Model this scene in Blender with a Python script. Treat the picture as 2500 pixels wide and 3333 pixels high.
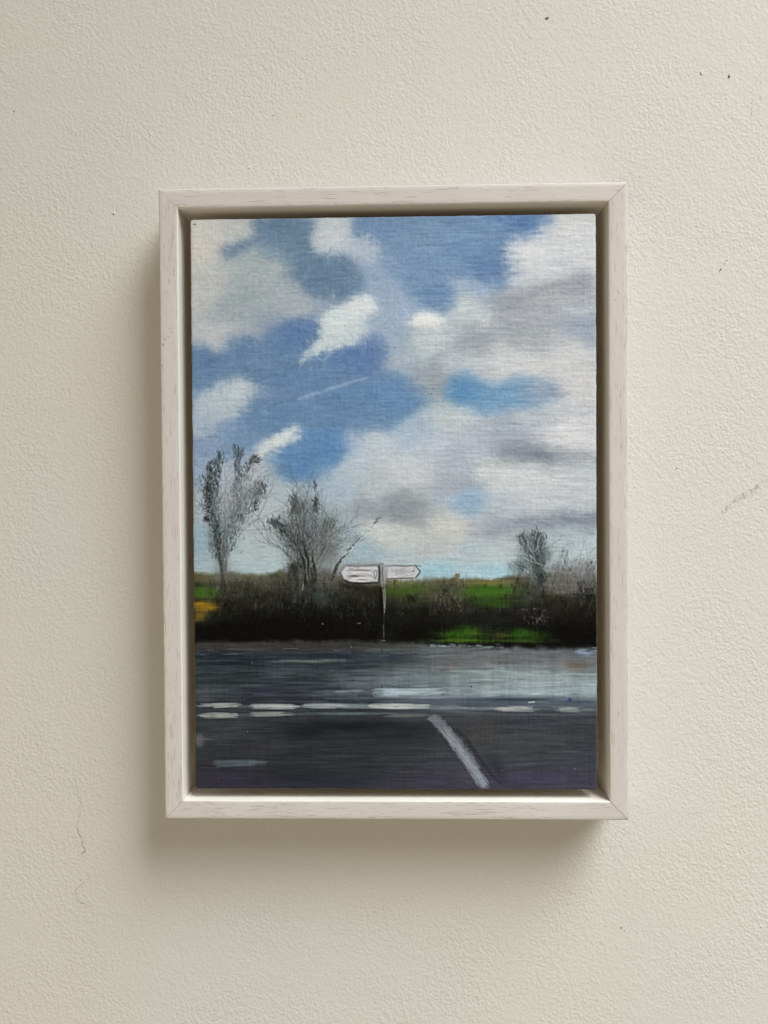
import bpy, bmesh, math, random
import numpy as np
from mathutils import Matrix, Vector, noise as mnoise

for o in list(bpy.data.objects):
    bpy.data.objects.remove(o)
scene = bpy.context.scene
MM = 0.001
# ------------------------------------------------------------------ camera, light, exposure
cam_data = bpy.data.cameras.new('camera')
cam = bpy.data.objects.new('camera', cam_data)
scene.collection.objects.link(cam)
cam_data.sensor_fit = 'HORIZONTAL'
cam_data.sensor_width = 24.0
cam_data.lens = 26.0
cam_data.clip_start = 0.01
cam_data.clip_end = 50.0
cam.matrix_world = Matrix(((0.999658, 0.005986, 0.025441, 4.2444 * MM),
                           (0.025349, 0.014989, -0.999566, -324.1467 * MM),
                           (-0.006365, 0.99987, 0.014833, 1.7529 * MM),
                           (0, 0, 0, 1)))
scene.camera = cam

world = bpy.data.worlds.new('World')
scene.world = world
world.use_nodes = True
bg = world.node_tree.nodes['Background']
bg.inputs['Color'].default_value = (1.0, 0.88, 0.66, 1)      # warm light bounced round the room
bg.inputs['Strength'].default_value = 0.238

def area(name, loc, target, sx, sy, energy, color, spread=180):
    l = bpy.data.lights.new(name, 'AREA')
    l.shape = 'RECTANGLE'
    l.size, l.size_y, l.energy, l.color = sx, sy, energy, color
    l.spread = math.radians(spread)
    o = bpy.data.objects.new(name, l)
    scene.collection.objects.link(o)
    o.location = loc
    o.rotation_euler = (Vector(target) - Vector(loc)).to_track_quat('-Z', 'Y').to_euler()
    return o
# the window, up and to the right, and daylight coming back off the floor and the room below
area('window_light', (1.22, -0.95, 1.52), (0.46, 0, -0.40), 1.4, 1.45, 15.3, (0.957, 0.993, 0.985), 66)
area('floor_bounce', (-0.55, -1.30, -0.95), (0, 0, 0), 1.8, 1.2, 6.0, (1.0, 0.88, 0.66))

scene.view_settings.view_transform = 'Standard'
scene.view_settings.look = 'None'
scene.view_settings.exposure = 0.0
scene.view_settings.gamma = 1.0
scene.view_settings.use_curve_mapping = False
scene.cycles.max_bounces = 16
scene.cycles.diffuse_bounces = 12
scene.render.resolution_x = 768
scene.render.resolution_y = 1024

# ------------------------------------------------------------------ helpers
def link(o, parent=None):
    scene.collection.objects.link(o)
    if parent is not None:
        o.parent = parent
    return o

def mesh_obj(name, verts, faces, mat, parent=None, smooth=False):
    me = bpy.data.meshes.new(name)
    me.from_pydata([tuple(v) for v in verts], [], faces)
    me.update()
    if smooth:
        me.polygons.foreach_set('use_smooth', [True] * len(me.polygons))
    if mat:
        me.materials.append(mat)
    return link(bpy.data.objects.new(name, me), parent)

def empty(name, label, cat, loc=(0, 0, 0)):
    o = bpy.data.objects.new(name, None)
    o.empty_display_size = 0.02
    o.location = loc
    o['label'] = label
    o['category'] = cat
    return link(o)

def box_mesh(name, x0, x1, y0, y1, z0, z1, mat, parent, bev=0.0):
    bm = bmesh.new()
    bmesh.ops.create_cube(bm, size=1)
    for v in bm.verts:
        v.co = Vector(((x0 + x1) / 2 + v.co.x * (x1 - x0), (y0 + y1) / 2 + v.co.y * (y1 - y0),
                       (z0 + z1) / 2 + v.co.z * (z1 - z0)))
    if bev:
        bmesh.ops.bevel(bm, geom=list(bm.edges), offset=bev, segments=2, affect='EDGES')
    me = bpy.data.meshes.new(name)
    bm.to_mesh(me); bm.free()
    me.materials.append(mat)
    return link(bpy.data.objects.new(name, me), parent)

class NT:
    """small shader-node helper"""
    def __init__(self, name):
        self.mat = bpy.data.materials.new(name)
        self.mat.use_nodes = True
        self.t = self.mat.node_tree
        self.bsdf = self.t.nodes['Principled BSDF']
        self.tc = self.t.nodes.new('ShaderNodeTexCoord')
    def n(self, typ, **kw):
        nd = self.t.nodes.new(typ)
        for k, v in kw.items():
            setattr(nd, k, v)
        return nd
    def l(self, a, b):
        self.t.links.new(a, b)
    def mapping(self, scale, rot=(0, 0, 0), loc=(0, 0, 0), src=None):
        m = self.n('ShaderNodeMapping')
        m.inputs['Scale'].default_value = scale
        m.inputs['Rotation'].default_value = rot
        m.inputs['Location'].default_value = loc
        self.l(src or self.tc.outputs['Object'], m.inputs['Vector'])
        return m.outputs['Vector']
    def noise(self, vec, scale, detail=2.0, rough=0.5, dist=0.0):
        nd = self.n('ShaderNodeTexNoise')
        nd.inputs['Scale'].default_value = scale
        nd.inputs['Detail'].default_value = detail
        nd.inputs['Roughness'].default_value = rough
        nd.inputs['Distortion'].default_value = dist
        self.l(vec, nd.inputs['Vector'])
        return nd.outputs['Fac']
    def rng(self, v, a, b, c=0.0, d=1.0, smooth=True):
        m = self.n('ShaderNodeMapRange')
        if smooth:
            m.interpolation_type = 'SMOOTHSTEP'
        for i, x in zip(('From Min', 'From Max', 'To Min', 'To Max'), (a, b, c, d)):
            m.inputs[i].default_value = x
        self.l(v, m.inputs['Value'])
        return m.outputs['Result']
    def math(self, op, a, b):
        m = self.n('ShaderNodeMath', operation=op)
        for i, x in enumerate((a, b)):
            if isinstance(x, (int, float)):
                m.inputs[i].default_value = x
            else:
                self.l(x, m.inputs[i])
        return m.outputs[0]
    def mix(self, fac, a, b):
        m = self.n('ShaderNodeMix', data_type='RGBA')
        for s, x in ((m.inputs[0], fac), (m.inputs[6], a), (m.inputs[7], b)):
            if isinstance(x, (int, float)):
                s.default_value = x
            elif isinstance(x, tuple):
                s.default_value = x
            else:
                self.l(x, s)
        return m.outputs[2]
    def bump(self, h, strength, dist, prev=None):
        b = self.n('ShaderNodeBump')
        b.inputs['Strength'].default_value = strength
        b.inputs['Distance'].default_value = dist
        self.l(h, b.inputs['Height'])
        if prev is not None:
            self.l(prev, b.inputs['Normal'])
        return b.outputs['Normal']

def lin(c):
    c = np.asarray(c, float) / 255.0
    return np.where(c <= 0.04045, c / 12.92, ((c + 0.055) / 1.055) ** 2.4)

# ------------------------------------------------------------------ photo <-> wall / frame / panel planes (layout in mm)
FPX = 2500 * 26 / 24.0
C2W = np.array(cam.matrix_world)[:3, :3]
CPOS = np.array((4.2444, -324.1467, 1.7529))
def on_plane(px, py, yplane):
    """point (mm) on a plane parallel to the wall that was measured at a pixel of the 2500x3333 photograph"""
    d = C2W @ np.array([(px - 1250) / FPX, -(py - 1666.5) / FPX, -1.0])
    t = (yplane - CPOS[1]) / d[1]
    return CPOS + t * d

W, H = 170.08, 231.08        # outside of the frame
FACE = 6.95                  # width of the rail's front
D = 21.0                     # depth of the frame
PW, PH = 148.0, 210.0        # A5 panel
PY = -19.0                   # plane of the painted face

# ------------------------------------------------------------------ wall
def wall_material():
    m = NT('wall_paint')
    vec = m.mapping((1, 1, 1))
    wob = m.noise(vec, 160, 2)
    # warm / cool drift of the emulsion
    big = m.noise(vec, 9, 2, 0.5)
    col = m.mix(m.rng(big, 0.35, 0.68), (0.716, 0.692, 0.642, 1), (0.702, 0.686, 0.652, 1))
    big2 = m.noise(m.mapping((1, 1, 1), loc=(3, 1, 7)), 22, 2, 0.5)
    col = m.mix(m.rng(big2, 0.45, 0.8, 0, 0.4), col, (0.722, 0.683, 0.655, 1))
    # faint dirt in the grain
    g = m.noise(vec, 620, 3, 0.6)
    col = m.mix(m.rng(g, 0.30, 0.44, 0.10, 0.0), col, (0.45, 0.41, 0.33, 1))
    # grey scuffs rubbed over the high spots of the roller texture
    sep = m.n('ShaderNodeSeparateXYZ'); m.l(m.tc.outputs['Object'], sep.inputs[0])
    def scuff(px0, py0, px1, py1, width, amount):
        nonlocal col
        a = on_plane(px0, py0, 0) * MM; b = on_plane(px1, py1, 0) * MM
        dx, dz = b[0] - a[0], b[2] - a[2]; L = math.hypot(dx, dz); dx /= L; dz /= L
        x = m.math('SUBTRACT', sep.outputs['X'], float(a[0])); z = m.math('SUBTRACT', sep.outputs['Z'], float(a[2]))
        s = m.math('ADD', m.math('MULTIPLY', x, dx), m.math('MULTIPLY', z, dz))
        t = m.math('ABSOLUTE', m.math('SUBTRACT', m.math('MULTIPLY', x, -dz), m.math('MULTIPLY', z, -dx)), 0)
        t = m.math('ADD', t, m.math('MULTIPLY', m.math('SUBTRACT', wob, 0.5), width * 2.0))
        t = m.math('ABSOLUTE', t, 0)
        f = m.rng(t, 0.0, width, 1, 0)
        f = m.math('MULTIPLY', f, m.math('MULTIPLY', m.rng(s, -0.002, 0.002), m.rng(s, L - 0.003, L + 0.003, 1, 0)))
        f = m.math('MULTIPLY', f, m.rng(g, 0.42, 0.62))
        col = m.mix(m.math('MULTIPLY', f, amount), col, (0.20, 0.185, 0.16, 1))
    scuff(2350, 1665, 2498, 1560, 0.0016, 0.55)
    scuff(2452, 275, 2446, 345, 0.0005, 0.75)
    scuff(2446, 345, 2448, 400, 0.0004, 0.5)
    scuff(2478, 250, 2470, 400, 0.0004, 0.4)
    scuff(2474, 242, 2452, 278, 0.0004, 0.5)
    m.l(col, m.bsdf.inputs['Base Color'])
    m.bsdf.inputs['Roughness'].default_value = 0.62
    m.bsdf.inputs['Specular IOR Level'].default_value = 0.28
    # roller texture: soft orange peel with sharper crests, patchy
    n1 = m.noise(m.mapping((1, 1, 1), rot=(0, 0.6, 0)), 840, 2.2, 0.52, 0.35)
    n2 = m.noise(m.mapping((1.0, 1, 0.62), rot=(0, -0.5, 0), loc=(5, 0, 2)), 520, 1.5, 0.5, 0.5)
    n3 = m.noise(vec, 1500, 1.5, 0.5)
    patch = m.rng(m.noise(vec, 26, 2), 0.3, 0.7, 0.62, 1.2)
    h = m.math('ADD', m.rng(n1, 0.30, 0.72), m.math('MULTIPLY', m.rng(n2, 0.3, 0.75), 0.8))
    h = m.math('ADD', h, m.math('MULTIPLY', n3, 0.30))
    h = m.math('MULTIPLY', h, patch)
    nb = m.bump(h, 0.72, 0.00012)
    nb = m.bump(m.noise(vec, 45, 2), 0.3, 0.0006, nb)
    m.l(nb, m.bsdf.inputs['Normal'])
    return m.mat

def build_wall():
    x0, x1, z0, z1 = -900 * MM, 900 * MM, -1000 * MM, 1000 * MM
    w = mesh_obj('wall', [(x0, 0, z0), (x1, 0, z0), (x1, 0, z1), (x0, 0, z1), (x0, .1, z0), (x1, .1, z0), (x1, .1, z1), (x0, .1, z1)],
                 [(0, 1, 2, 3), (7, 6, 5, 4), (0, 3, 7, 4), (1, 5, 6, 2), (3, 2, 6, 7), (0, 4, 5, 1)], wall_material())
    w['kind'] = 'structure'
    w['label'] = 'off-white painted wall with fine roller texture and hairline cracks'
    return w
wall = build_wall()

def flat_mat(name, col, rough=0.8):
    m = NT(name)
    n = m.noise(m.mapping((1, 1, 1)), 900, 2)
    c = m.mix(m.rng(n, 0.3, 0.7), tuple(x * 0.8 for x in col) + (1,), tuple(min(1, x * 1.2) for x in col) + (1,))
    m.l(c, m.bsdf.inputs['Base Color'])
    m.bsdf.inputs['Roughness'].default_value = rough
    m.bsdf.inputs['Specular IOR Level'].default_value = 0.2
    return m.mat

def ribbon(name, pix, widths, mat, seed, yoff=-0.03):
    """thin raised seam along pixels measured on the wall: a low triangular ridge"""
    rng = random.Random(seed)
    P = [on_plane(x, y, 0) for x, y in pix]
    pts, ws = [], []
    for i in range(len(P) - 1):
        n = max(2, int(np.linalg.norm(P[i + 1] - P[i]) / 0.7))
        for k in range(n):
            t = k / n
            p = P[i] * (1 - t) + P[i + 1] * t
            pts.append(p + np.array([rng.gauss(0, .09), 0, rng.gauss(0, .09)]))
            ws.append((widths[i] * (1 - t) + widths[i + 1] * t) * rng.uniform(.45, 1.35))
    pts.append(P[-1]); ws.append(widths[-1] * .4)
    V, F = [], []
    for i, p in enumerate(pts):
        d = pts[min(i + 1, len(pts) - 1)] - pts[max(i - 1, 0)]
        nrm = np.array([-d[2], 0, d[0]]); nrm /= max(np.linalg.norm(nrm), 1e-6)
        for s, y in ((-.5, -.008), (0, yoff), (.5, -.008)):
            q = p + nrm * ws[i] * s
            V.append((q[0] * MM, y * MM, q[2] * MM))
        if i:
            a = 3 * (i - 1); b = 3 * i
            F += [(a, a + 1, b + 1, b), (a + 1, a + 2, b + 2, b + 1)]
    return mesh_obj(name, V, F, mat, wall, True)

def speck(name, px, py, rx, rz, ang, mat, seed, h=0.12, parent=None, plane=0.0, dz=0.0):
    rng = random.Random(seed)
    c = on_plane(px, py, plane) + np.array((0, 0, dz))
    V = [(c[0] * MM, (plane - h) * MM, c[2] * MM)]; F = []
    N = 12
    for ring, (rr, hh) in enumerate(((.6, .75), (1, .05))):
        for k in range(N):
            a = 2 * math.pi * k / N
            r = rr * rng.uniform(.8, 1.15)
            ex, ez = rx * r * math.cos(a), rz * r * math.sin(a)
            x = c[0] + ex * math.cos(ang) - ez * math.sin(ang)
            z = c[2] + ex * math.sin(ang) + ez * math.cos(ang)
            V.append((x * MM, (plane - h * hh) * MM, z * MM))
    for k in range(N):
        F.append((0, 1 + k, 1 + (k + 1) % N))
        F.append((1 + k, 1 + N + k, 1 + N + (k + 1) % N, 1 + (k + 1) % N))
    return mesh_obj(name, V, F, mat, parent or wall, True)

def wall_marks():
    cr = flat_mat('crack_shade', (0.27, 0.235, 0.18))
    crf = flat_mat('faint_crack', (0.44, 0.40, 0.325))
    bl = flat_mat('dark_speck', (0.022, 0.017, 0.015))
    br = flat_mat('brown_speck', (0.16, 0.10, 0.07))
    wh = flat_mat('paint_lump', (0.74, 0.71, 0.62))
    z = lambda x, y: (x * 500 / 1659, 2400 + y * 500 / 1659)
    ribbon('crack', [z(*p) for p in ((785, 390), (815, 490), (838, 600), (868, 690), (864, 820), (852, 890), (828, 970))],
           (.10, .16, .18, .13, .2, .2, .2), crf, 1)
    ribbon('crack', [z(*p) for p in ((828, 970), (850, 1040), (885, 1095), (888, 1165), (915, 1205), (912, 1240), (872, 1276))],
           (.22, .30, .30, .32, .36, .32, .18), cr, 2)
    ribbon('crack', [z(*p) for p in ((965, 1520), (920, 1560), (860, 1605), (815, 1655), (822, 1720), (835, 1755), (930, 1810), (985, 1832), (1020, 1862))],
           (.08, .15, .2, .14, .25, .25, .22, .2, .1), crf, 3)
    speck('speck', 2373, 250, .36, .52, 0.1, bl, 1, .3)
    speck('speck', 2373, 243, .12, .4, 0.0, bl, 9, .2)
    speck('speck', 2281.5, 241, .22, .72, 0.45, br, 2)
    speck('speck', 1780, 60, .75, .55, 0.4, br, 3)
    speck('speck', 2346, 878, .22, .62, -0.75, bl, 4)
    speck('speck', 2342, 884, .2, .3, -0.4, br, 14)
    speck('speck', 2358, 858, .12, .5, -0.6, br, 5)
    speck('speck', 2366, 848, .2, .2, -0.6, bl, 6)
    speck('speck', 2203, 1525, .38, .17, 0.1, bl, 7)
    speck('speck', 2022, 3020, .28, .4, 0.3, br, 8)
    speck('speck', 2034, 3030, .2, .2, 0.3, br, 28)
    speck('speck', 890, 376, .3, .2, 0.2, br, 18)
    speck('speck', 965, 379, .22, .2, 0.2, br, 19)
    speck('speck', 46, 363, .28, .28, 0.2, br, 20)
    speck('paint_lump', 371, 694, .42, .75, -0.1, wh, 10, .45)
    speck('paint_lump', 810, 545, .7, .6, 0.3, wh, 11, .2)
wall_marks()

# ------------------------------------------------------------------ frame
def wood_material():
    m = NT('white_stained_wood')
    info = m.n('ShaderNodeObjectInfo')
    add = m.n('ShaderNodeVectorMath', operation='ADD')
    sc = m.n('ShaderNodeVectorMath', operation='SCALE'); sc.inputs['Scale'].default_value = 40.0
    comb = m.n('ShaderNodeCombineXYZ')
    m.l(info.outputs['Random'], comb.inputs[0]); m.l(info.outputs['Random'], comb.inputs[2])
    m.l(comb.outputs[0], sc.inputs[0]); m.l(m.tc.outputs['Object'], add.inputs[0]); m.l(sc.outputs[0], add.inputs[1])
    v = add.outputs[0]
    pore = m.noise(m.mapping((190, 1500, 2500), src=v), 1.0, 1.6, 0.55, 0.25)
    zone = m.noise(m.mapping((38, 260, 260), src=v), 1.0, 2.0, 0.5)
    thr = m.rng(zone, 0.35, 0.72, -0.045, 0.055)
    p = m.rng(m.math('SUBTRACT', pore, thr), 0.345, 0.405, 1.0, 0.0)
    fine = m.noise(m.mapping((60, 900, 900), src=v), 1.0, 3, 0.6)
    blot = m.noise(m.mapping((30, 60, 60), src=v), 1.0, 3, 0.55)
    col = m.mix(m.rng(blot, 0.3, 0.7), (0.665, 0.622, 0.604, 1), (0.705, 0.662, 0.642, 1))
    col = m.mix(m.rng(fine, 0.35, 0.7, 0.0, 0.16), col, (0.62, 0.575, 0.555, 1))
    col = m.mix(m.math('MULTIPLY', p, 0.30), col, (0.27, 0.225, 0.19, 1))
    m.l(col, m.bsdf.inputs['Base Color'])
    m.bsdf.inputs['Roughness'].default_value = 0.42
    m.bsdf.inputs['Specular IOR Level'].default_value = 0.4
    h = m.math('SUBTRACT', m.math('MULTIPLY', fine, 0.12), p)
    nb = m.bump(h, 0.45, 0.00012)
    nb = m.bump(blot, 0.25, 0.0003, nb)
    m.l(nb, m.bsdf.inputs['Normal'])
    return m.mat
WOOD = wood_material()

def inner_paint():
    m = NT('smooth_white_paint')  # smooth white inner faces, tone also raised to brighten the shaded gap
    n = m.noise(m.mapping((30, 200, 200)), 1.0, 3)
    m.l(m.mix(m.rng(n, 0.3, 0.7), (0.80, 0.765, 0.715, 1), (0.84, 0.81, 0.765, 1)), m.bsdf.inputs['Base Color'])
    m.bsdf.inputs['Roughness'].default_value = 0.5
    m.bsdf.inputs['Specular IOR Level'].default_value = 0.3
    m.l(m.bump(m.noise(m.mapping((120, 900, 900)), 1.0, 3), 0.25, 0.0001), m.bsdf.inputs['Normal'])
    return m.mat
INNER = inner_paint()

def rail(length, loc, roty, seed, parent, gaps):
    """mitred rail: profile (a = in from the outer edge, y = out from the wall) swept along x"""
    rng = random.Random(seed)
    prof = [(0, -0.15), (0, -9), (0, -D + .46), (.06, -D + .30), (.30, -D + .06), (.46, -D)]
    prof += [(FACE * k / 4, -D) for k in (1, 2, 3)]
    ro = .55
    prof += [(FACE - ro, -D)] + [(FACE - ro + ro * math.sin(t), -D + ro - ro * math.cos(t)) for t in (math.pi / 8, math.pi / 4, 3 * math.pi / 8)] + [(FACE, -D + ro)]
    prof += [(FACE, -9), (FACE, -0.15)]
    NS = 90
    np_ = len(prof)
    V, F = [], []
    offs = [rng.uniform(-10, 10) for _ in range(3)]
    for i in range(NS + 1):
        t = -1 + 2 * i / NS
        for (a, y) in prof:
            x = t * (length / 2 - a) - (gaps[1] if t > 0 else -gaps[0]) * abs(t)
            wz = .05 * mnoise.noise(Vector((x * .09 + offs[0], a * .2, y * .05))) + .03 * mnoise.noise(Vector((x * .5 + offs[1], a, y * .3)))
            wy = .03 * mnoise.noise(Vector((x * .15 + offs[2], a * .3, 3)))
            if y > -1 or i in (0, NS):
                wz = wy = 0
            V.append((x * MM, (y + wy) * MM, (-a + wz) * MM))
    for i in range(NS):
        for j in range(np_):
            k = (j + 1) % np_
            F.append((i * np_ + j, i * np_ + k, (i + 1) * np_ + k, (i + 1) * np_ + j))
    F.append(tuple(range(np_ - 1, -1, -1))); F.append(tuple(NS * np_ + j for j in range(np_)))
    o = mesh_obj('rail', V, F, WOOD, parent, False)
    me = o.data
    bm = bmesh.new(); bm.from_mesh(me); bmesh.ops.recalc_face_normals(bm, faces=bm.faces); bm.to_mesh(me); bm.free()
    me.polygons.foreach_set('use_smooth', [True] * len(me.polygons))
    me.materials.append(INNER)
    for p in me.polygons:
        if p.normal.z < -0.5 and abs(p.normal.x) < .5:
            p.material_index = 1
    me.set_sharp_from_angle(angle=math.radians(40))
    o.location = [c * MM for c in loc]
    o.rotation_euler = (0, roty, 0)
    return o

frame = empty('picture_frame', 'white stained wooden floater frame hung on the off-white wall', 'picture frame', (0, 0, -H / 2 * MM))
FZ = H / 2
rail(W, (0, 0, H / 2 + FZ), 0, 1, frame, (0.02, 0.08))
rail(W, (0, 0, -H / 2 + FZ), math.pi, 2, frame, (0.1, 0.05))
rail(H, (-W / 2, 0, FZ), -math.pi / 2, 3, frame, (0.05, 0.02))
rail(H, (W / 2, 0, FZ), math.pi / 2, 4, frame, (0.08, 0.1))
board_mat = flat_mat('backing_board', (0.62, 0.54, 0.43))
bb = box_mesh('backing_board', (-W / 2 + FACE) * MM, (W / 2 - FACE) * MM, -2.5 * MM, -0.4 * MM, (-H / 2 + FACE + FZ) * MM, (H / 2 - FACE + FZ) * MM, board_mat, frame)

chip = flat_mat('bare_chip', (0.36, 0.30, 0.25))
lump = flat_mat('frame_paint_lump', (0.62, 0.57, 0.48))
for k, (px, py, rx, rz, an) in enumerate(((531, 1122, .28, .55, .2), (538, 1104, .6, .14, .5), (547, 1094, .5, .12, -.3), (558, 1082, .14, .5, .2), (552, 1068, .4, .1, .1), (528, 1190, .16, .7, 0), (531, 1205, .2, .3, .2), (2012, 950, .1, 1.1, .5), (2003, 975, .6, .1, .4))):
    speck('paint_chip', px, py, rx, rz, an, chip, 50 + k, .03, frame, -D - .01, FZ)
speck('paint_lump', 589, 672, .75, .4, .1, lump, 70, .3, frame, -D + .02, FZ)

# ------------------------------------------------------------------ painting
painting = empty('painting', 'small oil landscape of cloudy sky, bare trees, signpost and road inside the white frame', 'painting', (0, 0, -PH / 2 * MM))
PZ = PH / 2

def hash2(ix, iy, seed):
    h = (ix.astype(np.int64) * 374761393 + iy.astype(np.int64) * 668265263 + seed * 974711) & 0x7fffffff
    h = ((h ^ (h >> 13)) * 1274126177) & 0x7fffffff
    h = (h ^ (h >> 16)) & 0xffff
    return h.astype(np.float32) / 65535.0

def vn(x, y, seed):
    ix = np.floor(x); iy = np.floor(y)
    fx = (x - ix).astype(np.float32); fy = (y - iy).astype(np.float32)
    fx = fx * fx * (3 - 2 * fx); fy = fy * fy * (3 - 2 * fy)
    ix = ix.astype(np.int64); iy = iy.astype(np.int64)
    a = hash2(ix, iy, seed); b = hash2(ix + 1, iy, seed); c = hash2(ix, iy + 1, seed); d = hash2(ix + 1, iy + 1, seed)
    return (a + (b - a) * fx) * (1 - fy) + (c + (d - c) * fx) * fy

def fbm(x, y, seed, octs=3):
    s = 0; a = .5; t = 0
    for k in range(octs):
        s = s + a * vn(x * 2 ** k, y * 2 ** k, seed + 17 * k); t += a; a *= .5
    return s / t

def sstep(a, b, x):
    t = np.clip((x - a) / (b - a), 0, 1)
    return t * t * (3 - 2 * t)

def homography(src, dst):
    A = []
    for (x, y), (u, v) in zip(src, dst):
        A.append([x, y, 1, 0, 0, 0, -u * x, -u * y, -u]); A.append([0, 0, 0, x, y, 1, -v * x, -v * y, -v])
    return np.linalg.svd(np.array(A, float))[2][-1].reshape(3, 3)

# layout coordinates of the picture: measured on the photograph, carried onto the A5 sheet
HOM = homography([(0, 0), (1, 0), (1, 1), (0, 1)], [(618, 718), (1942, 698), (1947, 2570), (634, 2567)])
HINV = np.linalg.inv(HOM)

class Canvas:
    def __init__(self, nx, ny):
        self.nx, self.ny = nx, ny
        u, v = np.meshgrid(np.linspace(0, 1, nx), np.linspace(0, 1, ny))
        q = np.stack([u, v, np.ones_like(u)], -1) @ HOM.T
        self.X = (q[..., 0] / q[..., 2]).astype(np.float32); self.Y = (q[..., 1] / q[..., 2]).astype(np.float32)
        self.C = np.zeros((ny, nx, 3), np.float32)          # colours as display values 0..255
        self.Hh = np.zeros((ny, nx), np.float32)            # paint thickness
        X, Y = self.X, self.Y
        # canvas threads: irregular horizontal and vertical yarns
        th = .6 * vn(X / 55, Y / 4.6, 5) + .4 * vn(X / 18, Y / 4.6, 6)
        tv = .6 * vn(X / 4.6, Y / 60, 7) + .4 * vn(X / 4.6, Y / 18, 8)
        self.weave = (.58 * th + .42 * tv).astype(np.float32)
        self.wx = (fbm(X / 60, Y / 60, 21) - .5).astype(np.float32); self.wy = (fbm(X / 60, Y / 60, 22) - .5).astype(np.float32)
        self.fx = (fbm(X / 14, Y / 14, 23, 2) - .5).astype(np.float32); self.fy = (fbm(X / 14, Y / 14, 24, 2) - .5).astype(np.float32)
        self.bris = (.9 * (vn((X + Y * .35) / 16, (Y - X * .35) / 4.5, 91) - .5) + .5 * (vn((X - Y * .5) / 5, (Y + X * .5) / 18, 92) - .5)).astype(np.float32)
        self.hair = vn(X / 30, Y / 5, 25).astype(np.float32)

    def win(self, x0, y0, x1, y1):
        q = np.array([(x0, y0, 1), (x1, y0, 1), (x1, y1, 1), (x0, y1, 1)], float) @ HINV.T
        u = q[:, 0] / q[:, 2]; v = q[:, 1] / q[:, 2]
        i0 = int(max(0, np.floor(u.min() * (self.nx - 1)) - 1)); i1 = int(min(self.nx, np.ceil(u.max() * (self.nx - 1)) + 2))
        j0 = int(max(0, np.floor(v.min() * (self.ny - 1)) - 1)); j1 = int(min(self.ny, np.ceil(v.max() * (self.ny - 1)) + 2))
        if i1 <= i0 or j1 <= j0:
            return None
        return (slice(j0, j1), slice(i0, i1))

    def put(self, w, a, col, relief=0.0):
        a = np.clip(a, 0, 1)
        self.C[w] += (np.asarray(col, np.float32) - self.C[w]) * a[..., None]
        if relief:
            self.Hh[w] += relief * a

    def poly(self, pts, col, feather=10, op=1.0, warp=22, dry=.5, smooth=True, fine=10, relief=0.0):
        if feather > 7:
            feather *= 1.9; dry = .95; fine = 13; warp = warp * 1.7; op = op * .93
        P = np.array(pts, float)
        if smooth:
            n = len(P); Q = []
            for i in range(n):
                p0, p1, p2, p3 = P[i - 1], P[i], P[(i + 1) % n], P[(i + 2) % n]
                for t in (0, .25, .5, .75):
                    Q.append(.5 * (2 * p1 + (p2 - p0) * t + (2 * p0 - 5 * p1 + 4 * p2 - p3) * t * t + (3 * p1 - p0 - 3 * p2 + p3) * t ** 3))
            P = np.array(Q)
        m = feather + warp + fine
        w = self.win(P[:, 0].min() - m, P[:, 1].min() - m, P[:, 0].max() + m, P[:, 1].max() + m)
        if w is None:
            return
        x = self.X[w] + warp * self.wx[w] + fine * self.fx[w]; y = self.Y[w] + warp * self.wy[w] + fine * self.fy[w]
        d2 = np.full(x.shape, 1e12, np.float32); ins = np.zeros(x.shape, bool)
        n = len(P)
        for i in range(n):
            ax, ay = P[i]; bx, by = P[(i + 1) % n]
            ex, ey = bx - ax, by - ay
            L = ex * ex + ey * ey + 1e-9
            t = np.clip(((x - ax) * ex + (y - ay) * ey) / L, 0, 1)
            dx = x - ax - t * ex; dy = y - ay - t * ey
            np.minimum(d2, dx * dx + dy * dy, out=d2)
            if (ay > by) or (ay < by):
                c = ((ay > y) != (by > y)) & (x < ex * (y - ay) / (ey + 1e-12) + ax)
                ins ^= c
        d = np.sqrt(d2); d = np.where(ins, d, -d)
        a = sstep(-feather, feather, d)
        a = a + dry * 4 * a * (1 - a) * ((self.weave[w] - .5) * 1.4 + .45 * self.bris[w])
        self.put(w, a * op, col, relief)

    def blob(self, cx, cy, rx, ry, col, op=1.0, ang=0.0, warp=30, dry=.35, p=2.0, relief=0.0):
        m = 2.3 * max(rx, ry) if ang else 0
        mx = m or 2.3 * rx; my = m or 2.3 * ry
        w = self.win(cx - mx, cy - my, cx + mx, cy + my)
        if w is None:
            return
        x = self.X[w] + warp * self.wx[w] - cx; y = self.Y[w] + warp * self.wy[w] - cy
        c, s = math.cos(ang), math.sin(ang)
        r = np.sqrt(((x * c + y * s) / rx) ** 2 + ((-x * s + y * c) / ry) ** 2)
        a = np.exp(-(r ** p)) - .005
        a = np.clip(a, 0, 1)
        a = a + dry * 4 * a * (1 - a) * (self.weave[w] - .5)
        self.put(w, a * op, col, relief)

    def line(self, pts, width, col, op=1.0, taper=(1, 1), soft=1.2, relief=0.0, bristle=0.0, seed=0):
        P = np.array(pts, float)
        ws = width if np.ndim(width) else np.linspace(width * taper[0], width * taper[1], len(P))
        m = max(ws) + soft + 4
        w = self.win(P[:, 0].min() - m, P[:, 1].min() - m, P[:, 0].max() + m, P[:, 1].max() + m)
        if w is None:
            return
        x = self.X[w]; y = self.Y[w]
        best = np.zeros(x.shape, np.float32)
        for i in range(len(P) - 1):
            ax, ay = P[i]; bx, by = P[i + 1]
            ex, ey = bx - ax, by - ay
            L = ex * ex + ey * ey + 1e-9
            t = np.clip(((x - ax) * ex + (y - ay) * ey) / L, 0, 1)
            d = np.hypot(x - ax - t * ex, y - ay - t * ey)
            hw = (ws[i] * (1 - t) + ws[i + 1] * t) * .5
            a = np.clip((hw + soft - d) / (2 * soft) if soft > 0 else (d < hw), 0, 1) * np.clip(hw / .9, .25, 1)
            np.maximum(best, a.astype(np.float32), out=best)
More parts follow.
